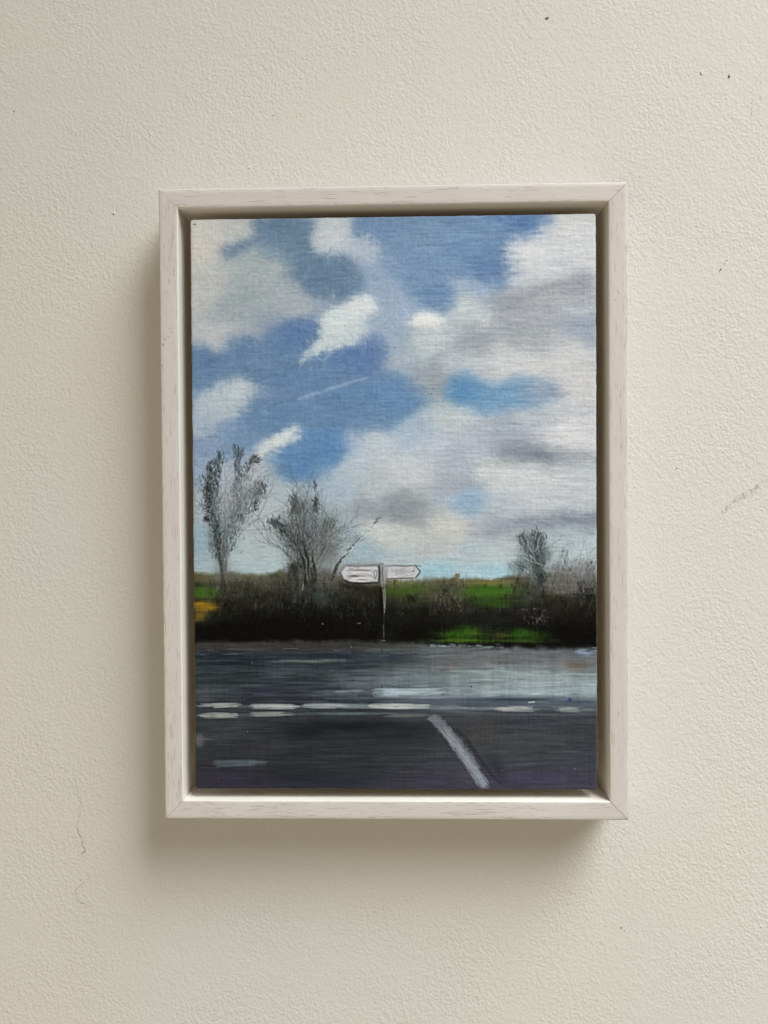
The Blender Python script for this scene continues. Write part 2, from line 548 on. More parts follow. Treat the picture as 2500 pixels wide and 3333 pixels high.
        if bristle:
            best = best * np.clip(1 - bristle + 2 * bristle * self.hair[w], 0, 1)
        self.put(w, best * op, col, relief)

    def field(self, mask, col):
        self.C += (np.asarray(col, np.float32) - self.C) * np.clip(mask, 0, 1)[..., None]

def Z1(*p): return [(620 + x * .40989, 700 + y * .40989) for x, y in p]
def Z2(*p): return [(1250 + x * .42194, 700 + y * .42194) for x, y in p]
def Z5(*p): return [(600 + x * .42194, 1400 + y * .42194) for x, y in p]
def Z6(*p): return [(1250 + x * .42194, 1400 + y * .42194) for x, y in p]
def Z7(*p): return [(600 + x * .42194, 1980 + y * .42194) for x, y in p]
def Z8(*p): return [(1250 + x * .42194, 1980 + y * .42194) for x, y in p]
def ZS(*p): return [(1000 + x * .27125, 1750 + y * .27125) for x, y in p]
S = .42194

def paint():
    cv = Canvas(640, 908)
    X, Y = cv.X, cv.Y
    # ---------------- sky: broad underpainting from colour notes
    notes = []
    def note(Z, *items):
        for x, y, c in items:
            px, py = Z((x, y))[0]
            notes.append((px, py, c))
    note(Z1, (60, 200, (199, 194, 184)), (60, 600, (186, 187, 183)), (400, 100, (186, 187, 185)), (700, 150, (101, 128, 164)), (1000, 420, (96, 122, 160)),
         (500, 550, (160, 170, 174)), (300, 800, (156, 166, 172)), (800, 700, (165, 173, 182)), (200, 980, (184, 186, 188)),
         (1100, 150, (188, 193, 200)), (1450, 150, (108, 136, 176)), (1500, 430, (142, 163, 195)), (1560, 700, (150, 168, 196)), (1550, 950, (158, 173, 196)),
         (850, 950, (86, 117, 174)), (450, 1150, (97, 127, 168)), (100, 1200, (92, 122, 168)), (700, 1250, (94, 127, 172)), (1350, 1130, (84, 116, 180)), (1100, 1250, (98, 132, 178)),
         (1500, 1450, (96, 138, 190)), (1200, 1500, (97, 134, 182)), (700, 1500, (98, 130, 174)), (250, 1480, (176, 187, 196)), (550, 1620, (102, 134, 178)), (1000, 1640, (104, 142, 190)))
    note(Z2, (200, 200, (112, 142, 182)), (600, 150, (110, 142, 188)), (850, 380, (86, 118, 172)), (300, 500, (112, 145, 190)), (1060, 80, (76, 112, 178)),
         (1200, 300, (206, 207, 208)), (1450, 150, (203, 202, 198)), (1560, 300, (200, 200, 198)), (1400, 380, (186, 192, 202)), (1500, 520, (158, 162, 170)), (1150, 680, (164, 167, 173)), (900, 700, (160, 165, 176)),
         (700, 560, (155, 172, 202)), (650, 720, (190, 196, 200)), (100, 700, (150, 168, 198)), (80, 950, (150, 168, 192)), (350, 980, (180, 190, 194)), (700, 960, (158, 163, 174)), (1100, 900, (166, 170, 176)), (1500, 700, (176, 180, 186)), (1550, 880, (152, 162, 178)), (1500, 1100, (196, 195, 194)),
         (1000, 1120, (196, 197, 198)), (600, 1130, (180, 186, 194)), (100, 1150, (164, 174, 188)), (350, 1280, (150, 158, 168)), (60, 1280, (106, 140, 194)), (100, 1500, (98, 142, 192)), (500, 1560, (182, 190, 194)), (1200, 1540, (182, 188, 194)), (1550, 1400, (198, 196, 195)), (250, 1600, (160, 178, 200)))
    note(Z5, (150, 80, (126, 148, 184)), (400, 60, (112, 142, 184)), (850, 250, (86, 130, 184)), (1100, 150, (88, 134, 188)), (1000, 60, (94, 138, 188)), (150, 300, (142, 162, 192)), (620, 300, (168, 178, 188)), (120, 600, (160, 170, 180)), (120, 850, (142, 166, 182)), (120, 1040, (158, 176, 184)),
         (780, 450, (165, 180, 192)), (560, 720, (170, 180, 184)), (560, 1020, (166, 184, 192)), (1300, 250, (176, 188, 202)), (1550, 130, (186, 194, 204)), (1200, 450, (164, 180, 196)), (1500, 420, (176, 184, 190)), (1400, 600, (150, 158, 166)), (1250, 700, (160, 174, 186)), (1400, 950, (158, 176, 186)), (1550, 790, (196, 198, 194)))
    note(Z6, (100, 100, (172, 186, 206)), (400, 150, (178, 186, 198)), (700, 80, (170, 178, 192)), (1000, 60, (158, 166, 180)), (1450, 30, (204, 203, 203)), (200, 330, (190, 194, 196)), (550, 400, (164, 168, 180)), (500, 250, (172, 178, 190)), (900, 350, (196, 198, 198)), (1200, 400, (198, 200, 200)), (1550, 430, (188, 192, 196)),
         (150, 620, (140, 148, 154)), (650, 540, (144, 170, 196)), (900, 560, (176, 184, 192)), (1300, 540, (186, 190, 196)), (500, 740, (194, 192, 186)), (800, 740, (168, 174, 184)), (100, 820, (192, 194, 188)), (400, 900, (176, 180, 180)), (900, 900, (172, 180, 184)), (1400, 850, (168, 182, 188)), (1500, 980, (176, 188, 194)),
         (420, 1080, (160, 190, 206)), (700, 1030, (166, 188, 200)), (900, 1080, (162, 192, 206)), (100, 980, (170, 182, 188)))
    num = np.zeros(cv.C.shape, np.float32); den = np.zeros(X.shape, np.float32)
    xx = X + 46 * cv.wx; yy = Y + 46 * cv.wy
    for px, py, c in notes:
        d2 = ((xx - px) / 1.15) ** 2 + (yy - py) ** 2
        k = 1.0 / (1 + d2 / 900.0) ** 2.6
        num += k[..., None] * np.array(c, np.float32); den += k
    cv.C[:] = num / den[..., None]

    # ---------------- blue gaps and clouds with their edges
    B = (97, 125, 158)  # upper-left blue, weaker light there worked into the tone
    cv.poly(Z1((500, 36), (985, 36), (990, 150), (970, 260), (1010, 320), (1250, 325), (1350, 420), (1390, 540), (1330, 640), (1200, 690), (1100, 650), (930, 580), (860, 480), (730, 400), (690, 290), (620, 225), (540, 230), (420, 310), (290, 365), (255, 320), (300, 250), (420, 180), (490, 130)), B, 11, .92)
    cv.blob(*Z1((1050, 520))[0], 110, 40, (92, 119, 152), .3)
    cv.blob(*Z1((330, 290))[0], 40, 22, (104, 130, 162), .55)
    cv.blob(*Z1((760, 130))[0], 70, 40, (92, 119, 146), .5)
    cv.blob(*Z1((600, 420))[0], 80, 50, (168, 177, 178), .6)
    cv.blob(*Z1((120, 150))[0], 55, 70, (198, 194, 187), .4)
    cv.blob(*Z1((450, 690))[0], 100, 50, (154, 165, 170), .6)
    cv.blob(*Z1((300, 930))[0], 75, 22, (188, 188, 190), .7)
    # upper middle blue
    cv.poly(Z2((-180, 36), (1140, 18), (1120, 120), (990, 180), (920, 240), (900, 300), (940, 390), (900, 480), (960, 560), (860, 610), (760, 520), (620, 480), (485, 505), (560, 660), (560, 720), (440, 752), (230, 660), (60, 500), (-20, 400), (-120, 260), (-210, 170)), (111, 141, 184), 13, .88)
    cv.blob(*Z2((830, 400))[0], 60, 45, (88, 118, 170), .7)
    cv.blob(*Z2((450, 620))[0], 45, 38, (96, 130, 182), .6)
    cv.blob(*Z2((1070, 75))[0], 38, 20, (72, 106, 170), .75, warp=10)
    cv.blob(*Z2((300, 180))[0], 80, 60, (120, 146, 180), .4)
    cv.blob(*Z2((620, 330))[0], 60, 60, (104, 138, 186), .4)
    cv.blob(*Z2((640, 560))[0], 50, 26, (160, 176, 204), .7)
    # cloud at the top
    cv.poly(Z1((1000, 36), (1150, 36), (1250, 70), (1275, 170), (1400, 195), (1490, 260), (1500, 340), (1380, 380), (1260, 320), (1050, 330), (975, 290), (1000, 190)), (186, 192, 200), 11, .85)
    cv.blob(*Z1((1130, 170))[0], 45, 50, (196, 200, 204), .7)
    cv.blob(*Z1((1380, 290))[0], 55, 26, (168, 182, 204), .5)
    cv.blob(*Z1((1520, 560))[0], 70, 80, (146, 166, 196), .5)
    # middle-left blue
    cv.poly(Z1((15, 1130), (210, 1045), (330, 970), (420, 1015), (590, 960), (770, 875), (1000, 860), (1010, 990), (930, 1090), (860, 1165), (1000, 1130), (1200, 1080), (1350, 1030), (1500, 960), (1530, 1110), (1510, 1230), (1659, 1300), (1780, 1340), (1880, 1480), (1780, 1560), (1640, 1640), (1400, 1708), (1000, 1708), (500, 1700), (520, 1500), (540, 1380), (380, 1300), (230, 1320), (100, 1400), (20, 1470)), (97, 129, 174), 12, .82)
    cv.poly(Z1((780, 885), (1000, 862), (1008, 960), (960, 1030), (840, 1010), (720, 1000)), (82, 111, 168), 20, .65)
    cv.poly(Z1((1090, 1110), (1380, 1040), (1500, 965), (1522, 1110), (1490, 1230), (1300, 1250), (1150, 1190)), (86, 117, 178), 22, .65)
    cv.blob(*Z1((150, 1140))[0], 45, 24, (84, 112, 162), .6)
    cv.blob(*Z1((600, 1180))[0], 90, 40, (100, 130, 172), .5)
    cv.blob(*Z1((1150, 1420))[0], 90, 22, (88, 128, 184), .5)
    cv.blob(*Z1((1650, 1420))[0], 70, 45, (94, 136, 192), .6)
    cv.line(Z1((860, 1462), (1000, 1418), (1200, 1352), (1380, 1300), (1420, 1290)), (12, 13, 9, 6, 3), (158, 176, 202), .6, soft=4, bristle=.5)
    # bright small cloud
    cv.poly(Z1((1015, 870), (1060, 785), (1150, 735), (1230, 700), (1310, 655), (1420, 660), (1475, 730), (1440, 805), (1385, 850), (1400, 930), (1340, 1010), (1200, 1068), (1050, 1090), (970, 1135), (870, 1165), (950, 1060), (1005, 980)), (205, 212, 212), 8, .95, warp=14, relief=.35)
    cv.blob(*Z1((1380, 930))[0], 26, 20, (182, 194, 200), .75, warp=10)
    cv.blob(*Z1((1250, 1020))[0], 55, 16, (184, 196, 204), .55, warp=10)
    cv.blob(*Z1((1350, 720))[0], 40, 26, (216, 220, 218), .7, warp=10)
    cv.blob(*Z1((1120, 850))[0], 35, 35, (212, 218, 218), .6, warp=10)
    # small cloud on the left edge
    cv.poly(Z1((25, 1660), (30, 1480), (120, 1390), (240, 1325), (400, 1310), (520, 1375), (500, 1470), (390, 1565), (250, 1640), (80, 1740), (20, 1760)), (172, 184, 195), 15, .9)
    cv.blob(*Z1((380, 1400))[0], 45, 26, (190, 198, 202), .8)
    cv.blob(*Z1((560, 1420))[0], 35, 18, (140, 160, 188), .5)
    cv.blob(*Z1((150, 1660))[0], 70, 26, (160, 174, 194), .6)
    # white streak and lower blue
    cv.poly(Z5((640, 240), (700, 120), (880, 60), (1000, 0), (1220, -20), (1240, 80), (1250, 150), (1150, 240), (1060, 290), (1000, 350), (860, 375), (720, 340)), (86, 130, 186), 14, .75)
    cv.blob(*Z5((830, 300))[0], 55, 26, (84, 128, 184), .6)
    cv.blob(*Z5((1150, 130))[0], 45, 26, (84, 132, 190), .6)
    cv.poly(Z5((545, 195), (590, 100), (700, 38), (830, -10), (880, 0), (890, 40), (850, 85), (740, 118), (640, 165), (590, 215)), (204, 209, 210), 9, .92, warp=12, relief=.3)
    cv.blob(*Z5((700, 80))[0], 45, 14, (214, 217, 214), .7, ang=-.35, warp=8)
    cv.poly(Z5((1240, 20), (1300, -20), (1360, 60), (1400, 130), (1280, 160), (1240, 100)), (168, 180, 204), 14, .7)
    # right-hand clouds
    cv.poly(Z2((940, 260), (1050, 190), (1150, 140), (1300, 110), (1640, 20), (1650, 560), (1560, 430), (1420, 470), (1260, 540), (1080, 590), (940, 520), (950, 400)), (203, 204, 206), 14, .75)
    cv.blob(*Z2((1160, 300))[0], 60, 40, (211, 211, 210), .8)
    cv.blob(*Z2((1400, 380))[0], 60, 14, (184, 192, 206), .6, ang=.3)
    cv.poly(Z2((1230, 530), (1420, 470), (1570, 445), (1600, 560), (1580, 640), (1300, 670), (1000, 760), (850, 720), (880, 640), (1050, 590)), (153, 157, 166), 20, .75)
    cv.blob(*Z2((1540, 500))[0], 30, 22, (146, 150, 162), .7, warp=12)
    cv.blob(*Z2((950, 690))[0], 60, 22, (152, 158, 170), .6)
    cv.blob(*Z2((1320, 640))[0], 60, 14, (184, 184, 182), .5)
    cv.blob(*Z2((620, 690))[0], 32, 32, (196, 201, 202), .8)
    cv.blob(*Z2((770, 830))[0], 22, 24, (204, 206, 204), .8)
    cv.blob(*Z2((750, 960))[0], 55, 20, (154, 158, 170), .7, ang=-.2)
    cv.blob(*Z2((1150, 850))[0], 130, 14, (154, 160, 168), .7, ang=-.25)
    cv.blob(*Z2((1000, 1000))[0], 90, 16, (172, 175, 180), .5, ang=-.1)
    cv.blob(*Z2((1560, 860))[0], 34, 24, (148, 160, 178), .8)
    cv.blob(*Z2((1500, 760))[0], 50, 9, (184, 190, 198), .7)
    cv.blob(*Z2((330, 820))[0], 58, 26, (224, 224, 220), 1.0, p=3.2, warp=10, relief=.35)
    cv.blob(*Z2((340, 960))[0], 65, 40, (186, 194, 196), .7)
    cv.blob(*Z2((370, 1100))[0], 90, 7, (148, 160, 174), .7, ang=-.32)
    cv.blob(*Z2((350, 1290))[0], 55, 40, (148, 155, 164), .65)
    cv.blob(*Z2((1200, 1150))[0], 110, 26, (206, 204, 202), .75)
    cv.blob(*Z2((820, 1130))[0], 80, 20, (194, 198, 202), .6)
    cv.poly(Z2((440, 1330), (520, 1260), (590, 1228), (690, 1228), (760, 1290), (900, 1285), (1120, 1258), (1280, 1305), (1370, 1400), (1240, 1465), (1000, 1515), (760, 1540), (690, 1500), (560, 1480), (480, 1400)), (106, 148, 192), 13, .9)
    cv.blob(*Z2((620, 1370))[0], 55, 36, (76, 132, 194), .85)
    cv.blob(*Z2((860, 1400))[0], 70, 34, (98, 148, 196), .5)
    cv.blob(*Z2((1230, 1370))[0], 60, 34, (152, 160, 180), .8)
    cv.blob(*Z2((1320, 1390))[0], 26, 16, (140, 146, 168), .6)
    cv.blob(*Z2((560, 1590))[0], 70, 24, (188, 195, 198), .8)
    cv.blob(*Z2((1500, 1520))[0], 70, 26, (174, 182, 190), .6)
    # lower clouds
    cv.poly(Z6((850, 170), (960, 110), (1150, 100), (1320, 120), (1560, 175), (1620, 230), (1480, 255), (1330, 265), (1250, 300), (1120, 250), (960, 225)), (128, 134, 147), 20, .85)
    cv.blob(*Z6((1220, 200))[0], 50, 20, (110, 118, 134), .8)
    cv.blob(*Z6((1040, 150))[0], 40, 14, (128, 134, 148), .6)
    cv.blob(*Z6((1000, 60))[0], 60, 12, (156, 162, 176), .7)
    cv.blob(*Z6((1420, 30))[0], 90, 18, (204, 203, 204), .7)
    cv.blob(*Z6((1480, 300))[0], 60, 9, (174, 180, 190), .6)
    cv.blob(*Z6((1050, 340))[0], 130, 26, (198, 200, 202), .7)
    cv.blob(*Z6((600, 420))[0], 60, 16, (158, 162, 176), .7)
    cv.blob(*Z6((180, 300))[0], 90, 50, (192, 195, 198), .6)
    cv.blob(*Z6((520, 270))[0], 80, 14, (170, 176, 190), .5)
    cv.blob(*Z6((650, 545))[0], 36, 26, (138, 168, 198), .85)
    cv.blob(*Z6((780, 510))[0], 45, 12, (152, 176, 198), .6)
    cv.blob(*Z6((1000, 540))[0], 60, 16, (170, 176, 186), .5)
    cv.blob(*Z6((1300, 500))[0], 120, 30, (190, 194, 198), .6)
    cv.poly(Z6((980, 700), (1080, 650), (1250, 640), (1660, 590), (1660, 740), (1400, 745), (1150, 740), (980, 760), (800, 790)), (130, 137, 152), 20, 1.0)
    cv.blob(*Z6((1480, 680))[0], 80, 18, (118, 126, 142), .85)
    cv.blob(*Z6((1120, 700))[0], 50, 15, (138, 143, 156), .6)
    cv.poly(Z6((-330, 640), (-150, 570), (60, 570), (350, 590), (420, 640), (150, 680), (-50, 690), (-200, 710)), (140, 148, 155), 20, .5)
    cv.blob(*Z6((40, 640))[0], 60, 16, (128, 137, 143), .4)
    cv.blob(*Z6((520, 735))[0], 70, 18, (197, 194, 186), .8, ang=-.15)
    cv.blob(*Z6((-40, 790))[0], 60, 22, (204, 205, 198), .9, ang=.2)
    cv.blob(*Z6((350, 840))[0], 110, 16, (182, 184, 182), .6)
    cv.blob(*Z6((850, 760))[0], 60, 14, (158, 165, 178), .6)
    cv.blob(*Z6((420, 1085))[0], 45, 26, (148, 190, 208), .95, warp=8)
    cv.blob(*Z6((850, 1075))[0], 90, 16, (152, 192, 208), .9, warp=8)
    cv.blob(*Z6((900, 980))[0], 100, 18, (180, 186, 186), .6)
    cv.blob(*Z6((600, 980))[0], 90, 18, (178, 186, 190), .6)
    cv.blob(*Z5((600, 1050))[0], 70, 20, (168, 190, 198), .7)
    cv.blob(*Z5((110, 880))[0], 26, 40, (136, 162, 182), .7)
    cv.blob(*Z5((560, 960))[0], 70, 26, (172, 180, 182), .7)
    cv.blob(*Z5((600, 520))[0], 60, 40, (176, 184, 190), .6)
    cv.blob(*Z5((720, 640))[0], 55, 30, (184, 188, 190), .6)
    cv.blob(*Z5((1350, 880))[0], 70, 40, (152, 172, 186), .6)
    cv.blob(*Z5((1450, 960))[0], 45, 26, (150, 174, 190), .6)
    cv.blob(*Z5((1000, 430))[0], 60, 20, (152, 174, 194), .5)

    for pl, w, c, o in ((((1620, 640), (1300, 740), (1000, 850), (700, 950), (400, 1090)), 12, (146, 152, 163), .55), (((1580, 800), (1250, 860), (900, 960), (640, 1030)), 9, (150, 156, 166), .45),
                        (((1600, 470), (1350, 540), (1100, 640), (850, 760)), 12, (148, 153, 163), .5), (((1630, 730), (1400, 770), (1150, 830)), 7, (186, 190, 194), .5), (((1300, 620), (1050, 720), (860, 800)), 7, (184, 187, 190), .4)):
        cv.line(Z2(*pl), np.concatenate([np.linspace(w * .4, w, 3), np.linspace(w, w * .3, 3)])[:len(pl)], c, o, soft=6, bristle=.6)
    def soften(A, r):
        for ax in (0, 1):
            pad = [(r + 1, r) if k == ax else (0, 0) for k in range(3)]
            c = np.cumsum(np.pad(A, pad, mode='edge').astype(np.float64), axis=ax)
            n = A.shape[ax]
            A = (np.take(c, range(2 * r + 1, 2 * r + 1 + n), ax) - np.take(c, range(0, n), ax)) / (2 * r + 1)
        return A
    sm = soften(soften(cv.C, 7), 5).astype(np.float32)
    keep = sstep(196, 210, cv.C.mean(-1))[..., None] * .5
    cv.C += (sm - cv.C) * (.28 * (1 - keep))
    cv.blob(*Z2((330, 820))[0], 50, 22, (224, 224, 221), .85, p=3.0, warp=10, relief=.3)
    cv.blob(*Z5((700, 78))[0], 62, 15, (212, 216, 214), .8, ang=-.42, warp=8, relief=.3)
    cv.blob(*Z1((1330, 740))[0], 48, 30, (214, 219, 217), .7, ang=-.4, warp=10, relief=.3)
    cv.blob(*Z1((1130, 880))[0], 40, 42, (208, 215, 215), .6, ang=-.5, warp=10, relief=.3)
    cv.line(Z1((860, 1462), (1000, 1418), (1200, 1352), (1380, 1300), (1420, 1290)), (9, 9, 6, 4, 2), (160, 178, 203), .2, soft=3, bristle=.5)
    # loose brushwork over the sky: short strokes that drag the colour about
    rng = np.random.RandomState(4)
    sky0 = cv.C.copy()
    for i in range(7000):
        x = rng.uniform(620, 1945); y = rng.uniform(705, 1890)
        q = np.array([x, y, 1]) @ HINV.T
        u, v = q[0] / q[2], q[1] / q[2]
        ii = int(np.clip(u * (cv.nx - 1), 0, cv.nx - 1)); jj = int(np.clip(v * (cv.ny - 1), 0, cv.ny - 1))
        a = (rng.normal(-.45, .5) if rng.rand() < .7 else rng.normal(1.1, .4)) if y < 1300 and x < 1350 else rng.normal(-.12, .3)
        drag = rng.uniform(-20, 20)
        i2 = int(np.clip(ii + math.cos(a) * drag, 0, cv.nx - 1)); j2 = int(np.clip(jj + math.sin(a) * drag, 0, cv.ny - 1))
        c = .5 * sky0[j2, i2] + .5 * sky0[jj, ii] + rng.normal(0, 5.0) + rng.normal(0, 1.6, 3)
        L = rng.uniform(8, 26)
        dx, dy = math.cos(a) * L, math.sin(a) * L
        cv.line([(x - dx, y - dy), (x + rng.normal(0, 2), y + rng.normal(0, 2)), (x + dx, y + dy)], (2, rng.uniform(4, 12), 2), c, rng.uniform(.2, .65), soft=2.5, bristle=.5, relief=rng.choice([0, .15, .3]))

    g = cv.C.mean(-1, keepdims=True)
    cv.C[:] = g + .80 * (cv.C - g)
    bw = np.clip((cv.C[..., 2] - cv.C[..., 0]) / 60, 0, 1)
    cv.C += bw[..., None] * np.array((-2, 0, -4), np.float32)
    mott = (vn(X / 70, Y / 5, 97) - .5) * 13 * sstep(1150, 1500, X) + (fbm(X / 7, Y / 6, 95, 2) - .5) * 10 + (vn(X / 26, Y / 9, 96) - .5) * 6
    cv.C += mott[..., None]
    # ---------------- land
    rngl = np.random.RandomState(7)
    hz = (fbm(X / 40, Y * 0 + 3, 31) - .5)
    # horizon: left part near y=1868, right part near y=1886
    hor = np.interp(X, [600, 700, 860, 950, 1050, 1200, 1300, 1400, 1480, 1600, 1660, 1760, 1960], [1868, 1870, 1872, 1876, 1872, 1884, 1898, 1892, 1888, 1890, 1880, 1878, 1900]) + 8 * hz + 5 * cv.fy
    bush = np.interp(X, [630, 840, 900, 1230, 1330, 1380, 1470, 1560, 1600, 1650, 1720, 1950], [6, 10, 34, 26, 4, 4, 24, 10, 3, 10, 40, 46])
    hor = hor - bush * (fbm(X / 34, X * 0 + 9, 35, 3)) * .8
    land = sstep(-9, 9, Y - hor)
    land = np.clip(land + .5 * 4 * land * (1 - land) * (cv.weave - .5), 0, 1)
    bot = np.interp(X, [600, 900, 1300, 1650, 1960], [2090, 2086, 2088, 2102, 2106])
    t = np.clip((Y - hor) / (bot - hor), 0, 1)
    c0 = np.stack([np.interp(t, [0, .1, .3, .5, .75, 1], v) for v in ((92, 72, 48, 32, 11, 8), (93, 72, 48, 32, 12, 9), (72, 58, 38, 25, 9, 7))], -1)
    tex = (fbm(X / 26, Y / 34, 33, 4) - .5)
    c0 = c0 + (tex * 52 * (1.1 - t))[..., None]
    cv.C += (c0 - cv.C) * land[..., None]
    def lb(Z, x, y, rx, ry, c, op, **k):
        px, py = Z((x, y))[0]
        cv.blob(px, py, rx * S, ry * S, c, op, warp=k.pop('warp', 22), dry=k.pop('dry', .7), **k)
    # left fields
    lb(Z5, 130, 1150, 90, 26, (96, 90, 52), .8)
    lb(Z5, 330, 1135, 160, 20, (92, 90, 72), .6)
    lb(Z5, 140, 1240, 110, 42, (62, 92, 32), .95)
    lb(Z5, 110, 1270, 80, 24, (70, 104, 34), .8)
    lb(Z5, 130, 1360, 100, 38, (150, 112, 22), .8)
    lb(Z5, 100, 1335, 60, 14, (166, 126, 30), .65)
    lb(Z5, 110, 1420, 70, 60, (122, 98, 40), .75)
    lb(Z5, 200, 1480, 90, 40, (48, 56, 50), .6)
    lb(Z5, 450, 1220, 180, 80, (54, 56, 47), .6)
    lb(Z5, 560, 1330, 150, 50, (52, 48, 36), .5)
    lb(Z5, 850, 1150, 90, 70, (52, 54, 50), .7)
    lb(Z5, 1050, 1290, 110, 70, (60, 74, 74), .8)
    lb(Z5, 870, 1250, 110, 60, (58, 62, 58), .6)
    lb(Z5, 1330, 1260, 110, 60, (50, 50, 42), .6)
    lb(Z5, 1200, 1200, 80, 40, (58, 60, 54), .6)
    lb(Z5, 600, 1530, 520, 80, (7, 8, 6), .9)
    lb(Z5, 900, 1450, 160, 70, (8, 9, 7), .85)
    lb(Z5, 1250, 1450, 200, 130, (14, 14, 11), .85)
    lb(Z5, 330, 1420, 150, 50, (36, 37, 26), .6)
    # right fields
    lb(Z6, 120, 1180, 170, 26, (110, 106, 62), .85)
    lb(Z6, 180, 1250, 200, 50, (62, 84, 30), .85)
    lb(Z6, 350, 1180, 90, 40, (104, 102, 78), .5)
    lb(Z6, 800, 1175, 220, 22, (112, 106, 60), .9, warp=10)
    lb(Z6, 820, 1250, 230, 52, (60, 100, 26), .97)
    lb(Z6, 860, 1340, 170, 36, (48, 76, 28), .85)
    lb(Z6, 230, 1310, 120, 40, (52, 66, 30), .6)
    lb(Z6, 430, 1280, 120, 90, (80, 74, 62), .75)
    lb(Z6, 520, 1400, 130, 70, (44, 40, 33), .8)
    lb(Z6, 600, 1250, 60, 70, (84, 80, 66), .55)
    lb(Z6, 150, 1430, 190, 60, (28, 32, 22), .8)
    lb(Z6, 300, 1480, 160, 90, (24, 22, 17), .75)
    lb(Z6, 680, 1390, 110, 26, (66, 70, 62), .6)
    lb(Z6, 830, 1470, 210, 60, (34, 34, 32), .85)
    lb(Z6, 1130, 1260, 110, 110, (62, 64, 58), .75)
    lb(Z6, 1200, 1420, 150, 70, (42, 40, 36), .8)
    lb(Z6, 1400, 1300, 140, 80, (50, 48, 34), .7)
    lb(Z6, 1470, 1400, 110, 60, (42, 40, 26), .6)
    lb(Z6, 1590, 1270, 60, 80, (26, 26, 22), .8)
    lb(Z6, 1500, 1560, 240, 90, (10, 8, 6), .95)
    lb(Z6, 1560, 1450, 120, 80, (24, 22, 16), .8)
    lb(Z6, 260, 1580, 130, 55, (7, 7, 5), .95)
    lb(Z6, 60, 1580, 80, 60, (30, 32, 26), .6)
    lb(Z6, 620, 1570, 190, 46, (52, 98, 20), .98)
    lb(Z6, 620, 1625, 260, 16, (84, 116, 32), .85, warp=8)
    lb(Z6, 1080, 1580, 150, 44, (50, 92, 20), .97)
    lb(Z6, 1080, 1630, 200, 18, (64, 90, 30), .7, warp=8)
    lb(Z6, 700, 1575, 45, 26, (92, 84, 34), .8)
    lb(Z6, 910, 1590, 60, 30, (84, 72, 44), .75)
    lb(Z6, 790, 1560, 46, 40, (38, 42, 36), .85)
    lb(Z6, 1330, 1620, 50, 16, (58, 56, 26), .6)
    # ridge lines scratched along the hill
    for (a, b, c) in (((640, 1182), (760, 1160), (845, 1163)), ((845, 1160), (880, 1142), (950, 1150)), ((700, 1200), (780, 1190), (840, 1180))):
        cv.line(Z6(a, b, c), 3, (96, 84, 56), .8)
    cv.poly(Z6((548, 1112), (582, 1112), (584, 1160), (545, 1160)), (112, 106, 66), 3, .9, warp=4, smooth=False)
    cv.poly(Z6((1035, 1100), (1060, 1100), (1066, 1170), (1030, 1170)), (78, 66, 52), 4, .8, warp=4, smooth=False)
    # vertical dry twig strokes over hedges
    for i in range(3800):
        x = rngl.uniform(630, 1945); y = rngl.uniform(1885, 2070)
        h0 = float(np.interp(x, [600, 1000, 1960], [1880, 1885, 1895]))
        tt = (y - h0) / 200
        if tt < 0 or rngl.rand() < tt * .65:
            continue
        g = rngl.uniform(-26, 26) * (1.2 - tt)
        base = np.array([np.interp(tt, [0, .4, 1], v) for v in ((84, 48, 22), (82, 47, 22), (72, 40, 19))])
        L = rngl.uniform(4, 16)
        cv.line([(x, y), (x + rngl.normal(0, 2.5), y - L)], rngl.uniform(1.3, 3.2), base + g, rngl.uniform(.3, .8), taper=(1, .4), relief=.06)
    def twigs(Z, x0, x1, y0, y1, n, col, var, Lr, ang=0.0, spread=.2, op=(.35, .85), wr=(1.2, 2.4), seed=1):
        r = np.random.RandomState(seed)
        for i in range(n):
            x = r.uniform(x0, x1); y = r.uniform(y0, y1)
            px, py = Z((x, y))[0]
            a = ang + r.normal(0, spread); L = r.uniform(*Lr)
            cv.line([(px, py), (px + math.sin(a) * L * .5 + r.normal(0, .7), py - math.cos(a) * L * .5), (px + math.sin(a) * L, py - math.cos(a) * L)], r.uniform(*wr), np.array(col) + r.normal(0, var), r.uniform(*op), taper=(1, .5))
    twigs(Z6, 1080, 1270, 1380, 1520, 60, (120, 116, 110), 14, (4, 10), 0, .9, seed=3, op=(.4, .8))
    twigs(Z6, 380, 620, 1200, 1400, 120, (96, 92, 80), 14, (6, 16), 0, .3, seed=4)
    twigs(Z5, 850, 1200, 1180, 1380, 120, (78, 88, 86), 12, (5, 14), 0, .3, seed=5, op=(.2, .5))
    twigs(Z5, 300, 720, 1150, 1330, 120, (86, 80, 62), 14, (5, 14), 0, .3, seed=6, op=(.2, .55))
    twigs(Z5, 1380, 1480, 1380, 1560, 22, (92, 96, 84), 10, (4, 14), 0, .2, seed=7, op=(.3, .7), wr=(.9, 1.6))
    twigs(Z5, 1250, 1640, 1440, 1600, 40, (52, 56, 44), 10, (4, 12), 0, .3, seed=8, op=(.3, .7), wr=(.9, 1.6))
    rh = np.random.RandomState(31)
    for i in range(260):
        x = rh.uniform(640, 1940); y = rh.uniform(1900, 2010)
        tt = (y - 1890) / 130
        pal = [(84, 78, 60), (66, 72, 50), (58, 72, 70), (74, 62, 48), (92, 90, 78), (30, 30, 24), (22, 22, 18)]
        c = np.array(pal[rh.randint(len(pal))]) * (1.15 - .55 * tt)
        h = rh.uniform(8, 26)
        for k in range(5):
            xx = x + rh.normal(0, 5); yy = y + rh.normal(0, 4)
            cv.line([(xx, yy), (xx + rh.normal(0, 3), yy - h * rh.uniform(.5, 1))], rh.uniform(1.5, 4), c + rh.normal(0, 7), rh.uniform(.3, .75), taper=(1, .4), soft=1.6, bristle=.4, relief=.08)
